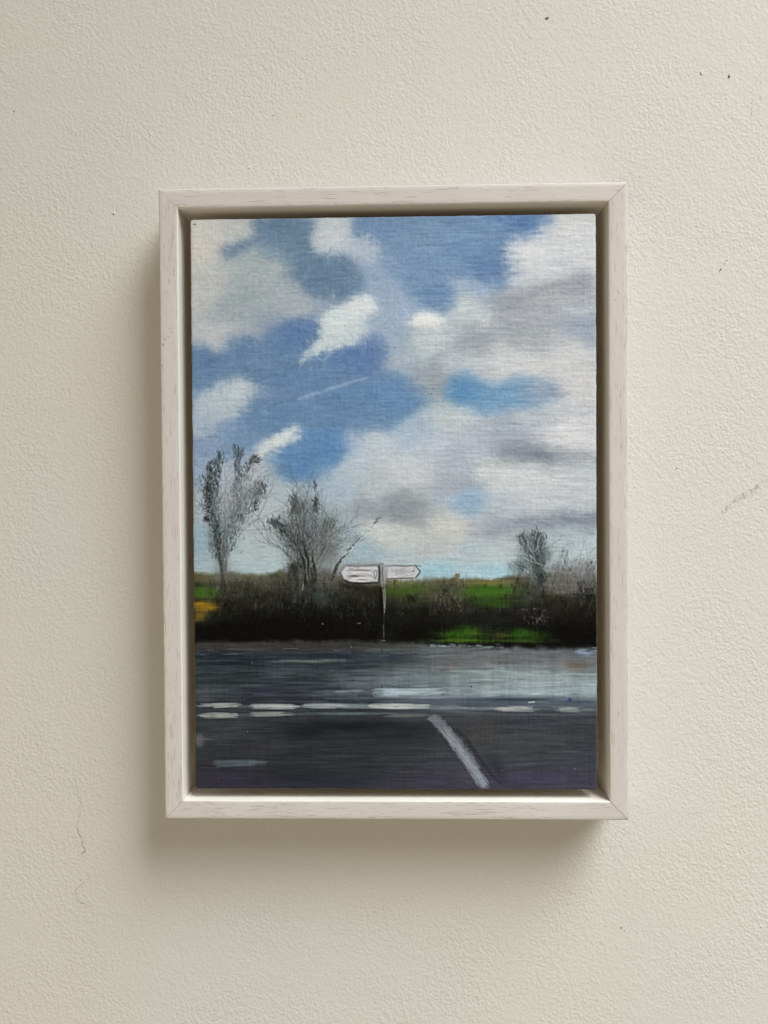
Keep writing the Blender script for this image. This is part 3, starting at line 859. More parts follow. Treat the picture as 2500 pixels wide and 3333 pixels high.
    for i in range(90):
        x = rh.uniform(640, 1940); y = rh.uniform(2010, 2085)
        h = rh.uniform(6, 18)
        cv.line([(x, y), (x + rh.normal(0, 3), y - h)], rh.uniform(1, 2.4), np.array((46, 46, 34)) + rh.normal(0, 9), rh.uniform(.3, .8), taper=(1, .4))
    lb(Z6, 800, 1245, 190, 50, (62, 104, 26), .75)
    lb(Z6, 870, 1330, 130, 30, (52, 86, 26), .6)
    lb(Z6, 190, 1235, 170, 40, (70, 96, 32), .65)
    lb(Z6, 800, 1180, 210, 16, (112, 108, 60), .7, warp=8)
    lb(Z5, 140, 1245, 95, 40, (62, 98, 30), .8)
    lb(Z5, 150, 1350, 90, 34, (146, 112, 24), .7)
    lb(Z5, 110, 1430, 55, 46, (122, 98, 40), .6)
    lb(Z6, 600, 1590, 210, 40, (54, 98, 22), .5)
    lb(Z6, 1060, 1600, 170, 36, (50, 90, 22), .45)
    # bare bushes at the right edge
    for (x, y, rx, ry, op) in ((1350, 1100, 90, 70, .6), (1480, 1090, 110, 60, .55), (1590, 1090, 60, 70, .6), (1330, 1180, 110, 70, .7), (1480, 1190, 150, 70, .75), (1600, 1170, 60, 70, .8), (1000, 1060, 40, 60, .3)):
        lb(Z6, x, y, rx, ry, (112, 112, 110), op, dry=1.0)
    twigs(Z6, 1270, 1640, 1060, 1240, 420, (84, 80, 76), 18, (6, 18), .05, .28, seed=11, op=(.3, .8))
    twigs(Z6, 1380, 1640, 1010, 1180, 220, (104, 104, 104), 16, (6, 16), .1, .3, seed=12, op=(.25, .7))
    twigs(Z6, 1360, 1425, 930, 1040, 70, (104, 104, 104), 14, (8, 18), .25, .15, seed=13, op=(.3, .7))
    twigs(Z6, 1300, 1400, 1020, 1080, 40, (100, 104, 106), 14, (6, 14), .4, .2, seed=14, op=(.3, .7))
    twigs(Z6, 1500, 1650, 1180, 1320, 110, (26, 26, 24), 8, (6, 16), .1, .3, seed=15)
    twigs(Z6, 1540, 1645, 1190, 1330, 30, (128, 134, 140), 14, (3, 9), .3, .4, seed=16, wr=(.9, 1.6))
    twigs(Z6, 1580, 1640, 1010, 1060, 10, (36, 38, 40), 8, (5, 9), .1, .2, seed=17)

    # ---------------- trees
    def haze(Z, items, col, op):
        for x, y, rx, ry in items:
            lb(Z, x, y, rx, ry, tuple(c * (.80 if max(col) < 160 else 1) for c in col), min(1, op * 1.3), dry=1.3)
    def dabs(Z, path, spread, n, dark, seed, Lr=(4, 13), wr=(1.5, 3.6), lean=0.0, op=(.45, 1.0)):
        r = np.random.RandomState(seed)
        P = np.array(path, float)
        for i in range(int(n * 1.9)):
            k = r.rand() * (len(P) - 1.0001); j = int(k); f = k - j
            c = P[j] * (1 - f) + P[j + 1] * f
            d = P[j + 1] - P[j]; a = math.atan2(d[0], -d[1]) * .6 + lean + r.normal(0, .3)
            x = c[0] + r.normal(0, spread); y = c[1] + r.normal(0, spread * .6)
            px, py = Z((x, y))[0]; L = r.uniform(*Lr)
            cv.line([(px, py), (px + math.sin(a) * L, py - math.cos(a) * L)], r.uniform(*wr), np.array(dark) + r.normal(0, 14) + r.normal(0, 2, 3), r.uniform(*op), taper=(1, .45), relief=.06)
    # tree at the left
    haze(Z5, ((300, 470, 130, 130), (440, 520, 130, 110), (330, 330, 80, 80), (520, 330, 60, 60)), (183, 184, 190), .5)
    haze(Z5, ((250, 800, 60, 120), (330, 800, 60, 110), (280, 960, 46, 80), (210, 560, 46, 120), (190, 400, 40, 100)), (132, 140, 142), .5)
    haze(Z5, ((400, 640, 60, 100), (420, 420, 40, 70), (530, 500, 60, 50)), (140, 147, 150), .4)
    haze(Z5, ((292, 1040, 24, 80), (300, 1150, 26, 60)), (96, 94, 90), .75)
    DK = (48, 56, 55)
    dabs(Z5, ((262, 1000), (245, 850), (205, 680), (185, 560), (175, 450), (195, 300)), 20, 260, DK, 31)
    dabs(Z5, ((255, 900), (240, 700), (225, 520), (235, 380), (270, 230)), 22, 190, DK, 32)
    dabs(Z5, ((300, 980), (320, 830), (380, 680), (410, 540), (410, 400)), 30, 150, (88, 94, 94), 33)
    dabs(Z5, ((330, 950), (400, 760), (480, 620), (540, 500), (590, 420)), 34, 170, (84, 90, 92), 34)
    dabs(Z5, ((400, 420), (410, 330), (400, 230), (390, 120)), 14, 70, (74, 84, 86), 35, Lr=(6, 14))
    dabs(Z5, ((405, 250), (425, 200), (435, 160)), 12, 34, (80, 90, 94), 36, Lr=(6, 14))
    dabs(Z5, ((450, 380), (490, 280), (530, 210), (560, 250)), 16, 90, (74, 82, 82), 37)
    dabs(Z5, ((180, 300), (200, 260), (265, 230), (270, 180)), 14, 50, (66, 76, 80), 38)
    dabs(Z5, ((170, 700), (150, 600), (120, 450), (110, 350)), 22, 60, (120, 126, 132), 39)
    dabs(Z5, ((230, 960), (205, 900), (180, 800)), 14, 40, (110, 118, 120), 40)
    dabs(Z5, ((200, 640), (330, 560), (450, 470), (600, 380)), 70, 200, (120, 124, 128), 41, op=(.2, .6))
    dabs(Z5, ((520, 640), (560, 560), (600, 480), (610, 400)), 16, 50, (58, 66, 66), 42)
    dabs(Z5, ((180, 480), (180, 440), (175, 700), (165, 690)), 12, 60, (44, 52, 50), 43)
    cv.line(Z5((262, 960), (280, 1060), (292, 1180), (300, 1290)), (9, 11, 14, 9), (66, 66, 62), .65, soft=2.5, bristle=.5)
    cv.line(Z5((320, 985), (312, 1080), (300, 1180)), (5, 6, 8), (88, 88, 84), .5, soft=2)
    dabs(Z5, ((300, 1290), (295, 1200), (300, 1120)), 12, 60, (44, 46, 38), 44)
    LT = (176, 184, 186)
    cv.line(Z5((362, 795), (332, 840), (340, 880), (350, 910), (345, 950), (330, 990)), 2.6, LT, .8, relief=.15)
    for k in range(70):
        x = rngl.uniform(215, 275); y = rngl.uniform(520, 960)
        px, py = Z5((x, y))[0]
        cv.line([(px, py), (px + rngl.normal(0, 1.5), py - rngl.uniform(2, 7))], 1.6, (170, 178, 182), rngl.uniform(.3, .8))
    # tree in the middle
    haze(Z5, ((900, 780, 150, 130), (880, 900, 110, 110), (1060, 800, 110, 120), (770, 750, 70, 80), (920, 600, 80, 80), (1110, 720, 70, 70), (1000, 1000, 120, 110), (1120, 950, 80, 100), (940, 1060, 90, 70)), (134, 141, 143), .55)
    haze(Z5, ((860, 1090, 60, 60), (950, 1100, 60, 70), (1050, 1130, 90, 60), (820, 1060, 40, 40)), (84, 84, 78), .7)
    dabs(Z5, ((930, 1050), (880, 900), (790, 800), (690, 700)), 28, 240, DK, 51)
    dabs(Z5, ((930, 1020), (880, 850), (850, 700), (840, 540)), 26, 230, (66, 72, 72), 52)
    dabs(Z5, ((950, 1000), (930, 850), (910, 700), (890, 550)), 24, 170, (78, 84, 86), 53)
    dabs(Z5, ((960, 1000), (980, 850), (1000, 700), (1010, 560)), 26, 170, (82, 88, 88), 54)
    dabs(Z5, ((980, 1000), (1040, 880), (1090, 780), (1130, 690)), 28, 180, (88, 94, 92), 55)
    dabs(Z5, ((1000, 1000), (1090, 900), (1180, 820), (1240, 760)), 34, 120, (118, 124, 126), 56, op=(.2, .6))
    dabs(Z5, ((840, 640), (850, 560), (845, 510)), 12, 40, (70, 74, 74), 57)
    dabs(Z5, ((1010, 640), (1015, 570), (1010, 520)), 9, 40, (62, 66, 66), 58)
    dabs(Z5, ((1005, 470), (1010, 430), (1005, 400)), 4, 12, (84, 92, 100), 59)
    dabs(Z5, ((760, 760), (700, 730), (680, 700)), 18, 60, (70, 78, 82), 60)
    dabs(Z5, ((1100, 1000), (1100, 940), (1110, 900)), 40, 60, (100, 104, 102), 61, op=(.2, .6))
    dabs(Z5, ((850, 1120), (850, 1080), (860, 1050)), 28, 90, (46, 48, 44), 62)
    cv.line(Z5((975, 1180), (960, 1080), (945, 980), (930, 930)), (30, 24, 14, 5), (52, 48, 42), .8, soft=4, bristle=.5)
    cv.line(Z5((930, 1180), (935, 1080), (910, 1000), (895, 940)), (14, 13, 9, 4), (48, 46, 40), .8, soft=3)
    cv.line(Z5((1000, 1150), (1000, 1060), (985, 990)), (13, 11, 5), (50, 48, 42), .8, soft=3)
    for pl in (((945, 1160), (938, 1080), (940, 1000), (905, 960), (885, 900)), ((970, 1150), (965, 1070), (968, 1000), (990, 950)), ((965, 1060), (1000, 1020)), ((900, 1000), (880, 970)),
               ((903, 840), (895, 760), (880, 700), (860, 650)), ((1095, 850), (1120, 800), (1105, 760), (1115, 700), (1135, 670)), ((830, 700), (850, 740), (845, 790)), ((760, 800), (800, 850)),
               ((920, 800), (945, 850)), ((1000, 800), (1000, 830)), ((1040, 830), (1030, 800)), ((960, 700), (968, 780)), ((870, 660), (880, 720)), ((935, 560), (940, 600)), ((910, 1230), (918, 1150))):
        cv.line(Z5(*pl), 2.3, LT, .75, taper=(1, .6), relief=.15)
    for k in range(150):
        x = rngl.normal(930, 90); y = rngl.uniform(640, 1000)
        px, py = Z5((x, y))[0]
        cv.line([(px, py), (px + rngl.normal(0, 2), py - rngl.uniform(2, 7))], 1.5, (172, 180, 182), rngl.uniform(.25, .7))
    def scatter(Z, cx, cy, rx, ry, n, col, seed, op=(.2, .6)):
        r = np.random.RandomState(seed)
        for i in range(n):
            a = r.uniform(0, 6.283); q = r.rand() ** .6
            x = cx + rx * q * math.cos(a); y = cy + ry * q * math.sin(a)
            px, py = Z((x, y))[0]
            ln = (x - cx) / rx * .7 + r.normal(0, .35); L = r.uniform(3, 10)
            cv.line([(px, py), (px + math.sin(ln) * L, py - math.cos(ln) * L)], r.uniform(1.1, 2.2), np.array(col) + r.normal(0, 20), r.uniform(*op), taper=(1, .5), relief=.05)
    scatter(Z5, 930, 800, 260, 260, 800, (104, 110, 110), 301)
    scatter(Z5, 920, 850, 180, 170, 500, (72, 76, 74), 302)
    scatter(Z5, 1120, 920, 130, 180, 260, (124, 130, 130), 303)
    scatter(Z5, 330, 560, 280, 300, 420, (128, 132, 136), 304)
    scatter(Z5, 250, 720, 110, 260, 320, (84, 90, 92), 305)
    scatter(Z5, 450, 520, 150, 170, 240, (96, 100, 102), 306)
    scatter(Z6, 1160, 950, 130, 190, 420, (96, 102, 102), 307)
    scatter(Z6, 1450, 1130, 230, 130, 420, (104, 104, 102), 308)
    for (x, y, rx, ry, c, o) in ((1060, 1060, 130, 80, (124, 128, 126), .55), (980, 1120, 150, 50, (92, 92, 86), .6), (280, 1080, 70, 60, (120, 122, 120), .5), (330, 1130, 90, 36, (96, 96, 86), .6)):
        lb(Z5, x, y, rx, ry, c, o, dry=1.2)
    def branch(Z, x, y, ang, L, w, col, r, depth, op):
        pts = [(x, y)]
        a = ang
        n = 4
        for k in range(n):
            a += r.normal(0, .14)
            x += math.sin(a) * L / n; y -= math.cos(a) * L / n
            pts.append((x, y))
            if depth > 0 and k >= 1:
                for q in range(2):
                    branch(Z, x, y, a + r.choice([-1, 1]) * r.uniform(.25, .7), L * r.uniform(.4, .68), w * .66, np.array(col) + r.uniform(2, 14), r, depth - 1, op * .92)
        cv.line(Z(*pts), np.linspace(w, w * .5, len(pts)), col, op * .68, soft=1.3, relief=.04)
    r5 = np.random.RandomState(555)
    for a, L in ((-.75, 230), (-.5, 360), (-.25, 480), (-.05, 500), (.12, 470), (.32, 430), (.55, 330), (.8, 250)):
        branch(Z5, 945 + a * 60, 1110, a, L, 4.2, (74, 76, 72), r5, 2, .62)
    for a, L in ((-.22, 520), (-.1, 620), (.02, 480), (.2, 560), (.36, 560), (.5, 420)):
        branch(Z5, 290, 1010, a, L, 3.6, (84, 90, 90), r5, 2, .55)
    for a, L in ((-.45, 190), (-.2, 270), (0, 290), (.16, 260), (.4, 180)):
        branch(Z6, 1190, 1180, a, L, 3.6, (82, 88, 86), r5, 2, .55)
    for x, a, L in ((1330, .1, 160), (1400, .2, 260), (1460, -.1, 170), (1540, .1, 190), (1600, -.05, 200)):
        branch(Z6, x, 1200, a, L, 3.0, (92, 92, 90), r5, 2, .5)
    for x, a, L in ((1100, .2, 160), (1060, -.1, 190), (840, -.3, 130), (780, .1, 90), (1150, .6, 220)):
        branch(Z5, x, 1150, a, L, 2.6, (96, 98, 92), r5, 2, .45)
    # leaning branch
    dabs(Z5, ((1140, 1160), (1170, 1060), (1210, 990), (1300, 900), (1350, 840)), 7, 60, (66, 66, 56), 71, lean=.3)
    dabs(Z5, ((1340, 860), (1400, 790), (1470, 720), (1510, 660)), 8, 16, (110, 118, 120), 72, lean=.4)
    dabs(Z5, ((1280, 900), (1340, 800), (1330, 860)), 20, 40, (120, 128, 130), 73, op=(.2, .6))
    cv.line(Z5((1180, 1010), (1230, 960), (1300, 915), (1350, 850), (1420, 790), (1490, 735)), (2, 3, 4, 4, 3.5, 2), (186, 194, 198), .9, relief=.2)
    cv.line(Z5((1310, 880), (1345, 820), (1360, 800)), 2.5, (176, 184, 188), .7)
    r9 = np.random.RandomState(909)
    for i in range(420):                      # hedge tops fraying into the sky
        x = r9.choice([r9.uniform(640, 900), r9.uniform(900, 1230), r9.uniform(1330, 1560), r9.uniform(1640, 1940)])
        y = 1888 + r9.normal(0, 7); L = r9.uniform(5, 20)
        cv.line([(x, y), (x + r9.normal(0, 3), y - L)], r9.uniform(1.2, 2.4), np.array((96, 94, 84)) + r9.normal(0, 14), r9.uniform(.15, .55), taper=(1, .3))
    cv.line(Z5((1135, 1165), (1150, 1090), (1185, 1020)), (3, 4, 3), (54, 50, 40), .8)
    for pl, w, c, o in ((((985, 1170), (965, 1080), (948, 990), (930, 920), (905, 850)), (15, 13, 9, 6, 3), (46, 44, 40), .85), (((930, 1180), (938, 1090), (915, 1000), (890, 930), (870, 860)), (11, 10, 8, 5, 2), (44, 43, 38), .85),
                        (((1008, 1160), (1002, 1070), (985, 990), (990, 930)), (11, 9, 6, 3), (46, 45, 40), .85), (((860, 1150), (850, 1090), (858, 1050)), (16, 14, 8), (52, 53, 48), .7), (((805, 1150), (800, 1090)), (12, 7), (58, 58, 52), .55),
                        (((292, 1260), (288, 1120), (272, 1010), (255, 930), (240, 850)), (10, 10, 8, 6, 4), (62, 64, 60), .7), (((305, 1120), (322, 1000), (345, 920)), (6, 5, 3), (84, 86, 82), .6)):
        cv.line(Z5(*pl), w, c, o, soft=2.2, bristle=.5, relief=.08)
    for pl in (((945, 1150), (940, 1080), (941, 1000), (908, 960), (888, 900)), ((972, 1150), (966, 1070), (968, 1005), (990, 955)), ((965, 1060), (1000, 1020))):
        cv.line(Z5(*pl), 2.0, LT, .55, taper=(1, .6), relief=.12)
    scatter(Z5, 930, 930, 150, 140, 420, (58, 60, 56), 310, (.3, .8))
    scatter(Z5, 1000, 1120, 200, 60, 260, (64, 66, 58), 311, (.3, .7))
    scatter(Z5, 245, 800, 60, 200, 220, (56, 62, 62), 312, (.3, .8))
    # tree at the right
    haze(Z6, ((1150, 900, 80, 90), (1130, 1010, 90, 80), (1200, 1060, 60, 110), (1090, 840, 40, 50), (1200, 830, 50, 50), (1050, 1060, 50, 60), (1240, 980, 40, 60)), (128, 136, 138), .6)
    dabs(Z6, ((1200, 1180), (1180, 1060), (1130, 960), (1080, 860), (1065, 810)), 22, 190, (72, 80, 80), 81)
    dabs(Z6, ((1200, 1150), (1200, 1020), (1190, 900), (1175, 800)), 26, 230, (66, 76, 74), 82)
    dabs(Z6, ((1215, 1120), (1225, 1000), (1220, 880), (1215, 810)), 18, 130, (82, 90, 90), 83)
    dabs(Z6, ((1180, 1180), (1100, 1080), (1050, 1040)), 26, 90, (92, 98, 98), 84)
    dabs(Z6, ((1050, 1110), (1000, 1060), (970, 1030)), 14, 30, (120, 128, 132), 85, op=(.25, .6), lean=-.5)
    dabs(Z6, ((1215, 1200), (1215, 1120)), 14, 60, (48, 54, 52), 86)
    cv.line(Z6((1190, 1260), (1200, 1150), (1190, 1050)), (16, 15, 6), (66, 70, 66), .6, soft=4, bristle=.5)
    dabs(Z6, ((1330, 800), (1400, 780), (1280, 900), (1500, 880)), 50, 50, (150, 158, 164), 87, op=(.2, .5))
    for pl in (((1085, 810), (1110, 850), (1120, 900), (1150, 945), (1160, 910)), ((1060, 830), (1085, 880)), ((1215, 810), (1195, 850), (1190, 910), (1205, 960)), ((1165, 940), (1200, 890)),
               ((1050, 950), (1110, 965), (1170, 985)), ((1085, 985), (1130, 1010), (1190, 1030), (1255, 1048)), ((1130, 965), (1165, 1000), (1200, 1040)), ((1180, 800), (1165, 850)), ((1075, 900), (1078, 960)), ((1240, 860), (1230, 920))):
        cv.line(Z6(*pl), 2.3, (184, 192, 192), .7, taper=(1, .6), relief=.15)

    # ---------------- signpost
    def zs(pts, col, f=2.5, op=1.0, **k):
        cv.poly(ZS(*pts), col, f, op, warp=2, fine=3, dry=.3, **k)
    cv.poly(ZS((400, 560), (840, 560), (900, 640), (895, 1180), (840, 1180), (830, 800), (780, 680), (520, 640)), (26, 22, 17), 9, .55, warp=8)
    zs(((380, 430), (440, 345), (560, 325), (860, 335), (860, 545), (520, 548), (420, 500)), (112, 104, 104), 9, .6)
    zs(((405, 430), (460, 355), (700, 350), (845, 352), (850, 528), (640, 535), (500, 530), (430, 490)), (190, 190, 192), 3, .95, relief=.2, smooth=False)
    for (y, x0, x1, c, w) in ((368, 480, 800, (196, 192, 192), 7), (392, 490, 760, (104, 98, 100), 5), (425, 450, 800, (204, 200, 200), 8), (460, 480, 700, (112, 104, 102), 7), (465, 520, 610, (82, 74, 70), 6), (490, 520, 790, (206, 200, 200), 8), (508, 600, 720, (98, 90, 86), 5), (520, 500, 760, (214, 208, 206), 5), (375, 640, 800, (190, 186, 186), 5)):
        cv.line(ZS((x0, y), ((x0 + x1) / 2, y - 3), (x1, y + 2)), (w * .4, w, w * .5), c, .8, soft=1.5, bristle=.4)
    cv.line(ZS((470, 332), (600, 345), (760, 333), (840, 325)), (4, 5, 5, 5), (104, 98, 98), .7, soft=2.4, bristle=.6)
    cv.line(ZS((470, 530), (620, 552), (760, 545), (860, 540)), (4, 5, 5, 4), (44, 38, 36), .8, soft=2.4)
    cv.line(ZS((395, 420), (430, 500), (480, 535)), (4, 4, 4), (70, 62, 58), .6, soft=2.6)
    cv.line(ZS((390, 410), (450, 350)), 4, (110, 106, 104), .5, soft=2.6)
    cv.line(ZS((805, 470), (800, 410), (822, 392), (838, 400), (830, 460), (815, 500)), 2.6, (72, 68, 68), .8)
    zs(((945, 340), (1290, 335), (1350, 412), (1290, 485), (950, 492)), (190, 190, 192), 4, .95, relief=.2, smooth=False)
    for (y, x0, x1, c, w) in ((365, 960, 1280, (184, 182, 184), 8), (385, 1000, 1250, (150, 148, 150), 3), (405, 980, 1270, (166, 162, 162), 7), (440, 980, 1300, (196, 192, 192), 9), (470, 970, 1200, (204, 200, 202), 7), (462, 1100, 1220, (150, 142, 140), 3)):
        cv.line(ZS((x0, y), ((x0 + x1) / 2, y + 3), (x1, y - 1)), (w * .4, w, w * .5), c, .75, soft=1.5, bristle=.4)
    cv.line(ZS((930, 345), (1060, 335), (1180, 342), (1295, 335), (1370, 345)), (4, 5, 5, 4, 2), (84, 80, 82), .75, soft=2.2, bristle=.6)
    cv.line(ZS((955, 495), (1120, 488), (1280, 485)), (4, 5, 4), (92, 86, 82), .85, soft=1.5)
    cv.line(ZS((1297, 330), (1330, 375), (1356, 405)), (2, 4, 4), (48, 48, 50), .8)
    cv.line(ZS((1356, 410), (1335, 445), (1300, 480)), (5, 5, 4), (78, 74, 72), .9)
    cv.line(ZS((1265, 402), (1285, 400)), 3, (52, 52, 54), .9)
    cv.line(ZS((1288, 350), (1290, 385)), 2, (90, 90, 92), .8)
    cv.line(ZS((960, 350), (962, 480)), 5, (150, 146, 144), .7)
    rs = np.random.RandomState(88)
    for x0, x1, y0, y1, n in ((450, 800, 360, 520, 46), (975, 1290, 355, 475, 34)):
        for i in range(n):
            x = rs.uniform(x0, x1); y = rs.uniform(y0, y1); L = rs.uniform(12, 60)
            cv.line(ZS((x, y), (x + L, y + rs.normal(0, 4))), rs.uniform(1.4, 3), np.array((134, 133, 135)) + rs.normal(0, 28), rs.uniform(.25, .65), soft=1.2)
    cv.poly(ZS((850, 330), (935, 325), (945, 560), (860, 570)), (134, 134, 132), 3, .85, warp=2, fine=3)
    cv.line(ZS((860, 340), (868, 430), (862, 530), (880, 580)), (6, 7, 6, 5), (58, 54, 54), .9, soft=2)
    cv.line(ZS((905, 360), (900, 430), (915, 520)), 4, (92, 90, 90), .8)
    cv.line(ZS((925, 340), (925, 560)), 4, (168, 170, 170), .6)
    zs(((895, 560), (942, 560), (936, 700), (931, 860), (926, 1000), (918, 1060), (910, 1060), (912, 860), (900, 700)), (84, 79, 74), 4, .5)
    cv.line(ZS((880, 600), (885, 760), (895, 900), (908, 1060), (912, 1180)), (6, 9, 8, 4, 3), (14, 13, 11), .9, soft=2)
    cv.line(ZS((930, 600), (938, 720), (932, 830), (925, 900)), (2, 3, 3, 2), (170, 166, 162), .6)
    cv.line(ZS((915, 620), (920, 740), (925, 840)), (2, 3, 3), (150, 144, 138), .7)
    cv.line(ZS((915, 1050), (918, 1200)), 2.5, (128, 134, 130), .6)
    cv.line(ZS((890, 1236), (935, 1236)), 4, (128, 128, 124), .8)

    # ---------------- road
    rt = np.interp(X, [600, 1000, 1350, 1500, 1700, 1960], [2092, 2086, 2088, 2098, 2108, 2110]) + 10 * cv.fy + 16 * (fbm(X / 40, Y / 20, 44) - .5)
    road = sstep(-13, 13, Y - rt)
    hs = vn(X / 120, Y / 5.5, 41) * .6 + vn(X / 45, Y / 3.6, 42) * .4 - .5            # horizontal bristle marks
    br = fbm(X / 130, Y / 45, 43) - .5
    yk = [2085, 2110, 2125, 2150, 2200, 2250, 2290, 2330, 2380, 2450, 2520, 2575]
    lc = np.stack([np.interp(Y, yk, v) for v in ((62, 60, 50, 46, 54, 58, 56, 56, 52, 52, 50, 54), (60, 60, 56, 56, 62, 64, 62, 60, 56, 54, 52, 52), (56, 58, 62, 62, 66, 70, 68, 64, 60, 58, 58, 64))], -1)
    rc = np.stack([np.interp(Y, yk, v) for v in ((60, 92, 96, 96, 122, 134, 84, 66, 60, 62, 64, 66), (62, 98, 100, 100, 132, 146, 92, 68, 62, 64, 64, 64), (58, 100, 104, 102, 134, 150, 100, 74, 68, 70, 72, 78))], -1)
    kx = sstep(1050, 1560, X + 60 * cv.wx)[..., None]
    rcol = lc * (1 - kx) + rc * kx
    amp = np.interp(Y, [2085, 2120, 2290, 2340, 2580], [16, 30, 34, 16, 11])
    rcol = rcol + ((hs + .5 * br) * amp)[..., None]
    rcol = rcol + (((vn(X / 11, Y / 90, 46) - .5) * 13 + (vn(X / 40, Y / 140, 47) - .5) * 22) * np.interp(Y, [2105, 2150, 2270, 2310], [0, 1, 1, 0]))[..., None] * kx
    cv.C += (rcol - cv.C) * road[..., None]
    lb(Z7, 400, 280, 420, 22, (66, 62, 56), .8, warp=6)
    lb(Z7, 1200, 275, 420, 20, (62, 62, 58), .7, warp=6)
    lb(Z7, 250, 370, 300, 12, (30, 38, 50), .8, warp=6)
    lb(Z7, 1100, 360, 500, 18, (40, 50, 66), .7, warp=8)
    lb(Z7, 1620, 380, 130, 26, (38, 48, 68), .7, warp=8)
    lb(Z7, 950, 405, 240, 10, (124, 128, 122), .75, warp=5)
    lb(Z7, 300, 540, 260, 30, (42, 52, 56), .6)
    lb(Z7, 650, 650, 180, 30, (56, 58, 78), .5)
    lb(Z7, 140, 650, 120, 60, (78, 82, 86), .55)
    lb(Z7, 1400, 560, 260, 50, (108, 116, 122), .55)
    lb(Z7, 1250, 660, 250, 20, (92, 98, 104), .6)
    lb(Z7, 850, 480, 260, 30, (72, 84, 86), .6)
    lb(Z8, 150, 400, 220, 40, (60, 66, 68), .6)
    lb(Z8, 900, 390, 330, 40, (100, 104, 102), .55)
    lb(Z8, 700, 400, 90, 50, (102, 104, 112), .5)
    lb(Z8, 500, 430, 70, 50, (92, 82, 76), .45)
    lb(Z8, 1500, 430, 120, 46, (96, 86, 78), .75)
    lb(Z8, 1560, 350, 80, 26, (110, 122, 140), .8)
    lb(Z8, 950, 490, 330, 24, (156, 168, 170), .75)
    lb(Z8, 1200, 560, 360, 40, (152, 164, 166), .65)
    lb(Z8, 1000, 650, 420, 20, (162, 176, 180), .8, warp=8)
    lb(Z8, 300, 540, 300, 36, (112, 122, 126), .5)
    lb(Z8, 650, 640, 90, 26, (98, 104, 106), .5)
    lb(Z8, 1550, 600, 90, 50, (136, 158, 156), .5)
    lb(Z8, 1000, 705, 420, 18, (52, 60, 68), .9, warp=6)
    lb(Z8, 1480, 720, 200, 22, (62, 70, 84), .7, warp=6)
    lb(Z8, 400, 715, 300, 18, (78, 80, 94), .7, warp=6)
    lb(Z8, 1300, 790, 330, 14, (56, 68, 72), .7, warp=6)
    # dark lower patches
    lb(Z7, 1300, 900, 420, 44, (26, 31, 35), .9)
    lb(Z7, 950, 960, 200, 50, (30, 34, 40), .75)
    lb(Z7, 850, 1090, 200, 40, (40, 44, 52), .6)
    lb(Z7, 1500, 980, 260, 80, (42, 44, 50), .6)
    lb(Z8, 200, 960, 240, 90, (40, 43, 46), .7)
    lb(Z7, 300, 960, 220, 60, (68, 70, 76), .5)
    lb(Z7, 600, 1080, 300, 40, (66, 64, 70), .5)
    lb(Z7, 300, 1310, 330, 60, (56, 50, 68), .8)
    lb(Z7, 900, 1290, 330, 60, (42, 44, 54), .7)
    lb(Z7, 1350, 1330, 260, 40, (46, 48, 60), .6)
    lb(Z8, 250, 1330, 300, 50, (62, 60, 76), .6)
    lb(Z8, 1200, 1300, 420, 70, (66, 62, 84), .7)
    lb(Z8, 1100, 1020, 400, 90, (68, 70, 74), .55)
    lb(Z8, 760, 950, 110, 110, (74, 70, 64), .6)
    lb(Z8, 1000, 870, 400, 26, (56, 56, 64), .5)
    lb(Z7, 105, 1020, 42, 50, (104, 100, 98), .75, warp=4, p=3)
    # horizontal bristle strokes everywhere on the road
    r = np.random.RandomState(12)
    snap = cv.C.copy()
    for i in range(1700):
        x = r.uniform(640, 1940); y = r.uniform(2112, 2560)
        q = np.array([x, y, 1]) @ HINV.T
        ii = int(np.clip(q[0] / q[2] * (cv.nx - 1), 0, cv.nx - 1)); jj = int(np.clip(q[1] / q[2] * (cv.ny - 1), 0, cv.ny - 1))
        up = y < 2300
        c = snap[jj, ii] * (1 + r.normal(0, .16 if up else .09))
        L = r.uniform(15, 70)
        cv.line([(x - L, y + r.normal(0, 1.5)), (x, y), (x + L, y + r.normal(0, 1.5))], (1, r.uniform(2, 5), 1), c, r.uniform(.25, .75), soft=1.4, bristle=.4, relief=.05)
    # glints at the far kerb
    for i in range(30):
        x = r.uniform(1360, 1640); y = 2100 + (x - 1360) * .022 + r.normal(0, 3)
        L = r.uniform(5, 26)
        cv.line([(x, y), (x + L, y + r.normal(.5, .6))], r.uniform(1.5, 3.2), (150, 164, 168), r.uniform(.2, .6), soft=1.4)
    for i in range(26):
        x = r.uniform(640, 1560); y = r.normal(2122, 7)
        cv.line([(x, y), (x + r.uniform(10, 60), y + r.normal(0, .8))], 1.6, (122, 136, 146), r.uniform(.2, .6), soft=1)
    for i in range(12):
        x = r.uniform(1860, 1935); y = r.normal(2124, 6)
        cv.line([(x, y), (x + r.uniform(8, 26), y + r.normal(0, .8))], 4, (134, 148, 170), r.uniform(.3, .7), soft=1.5)
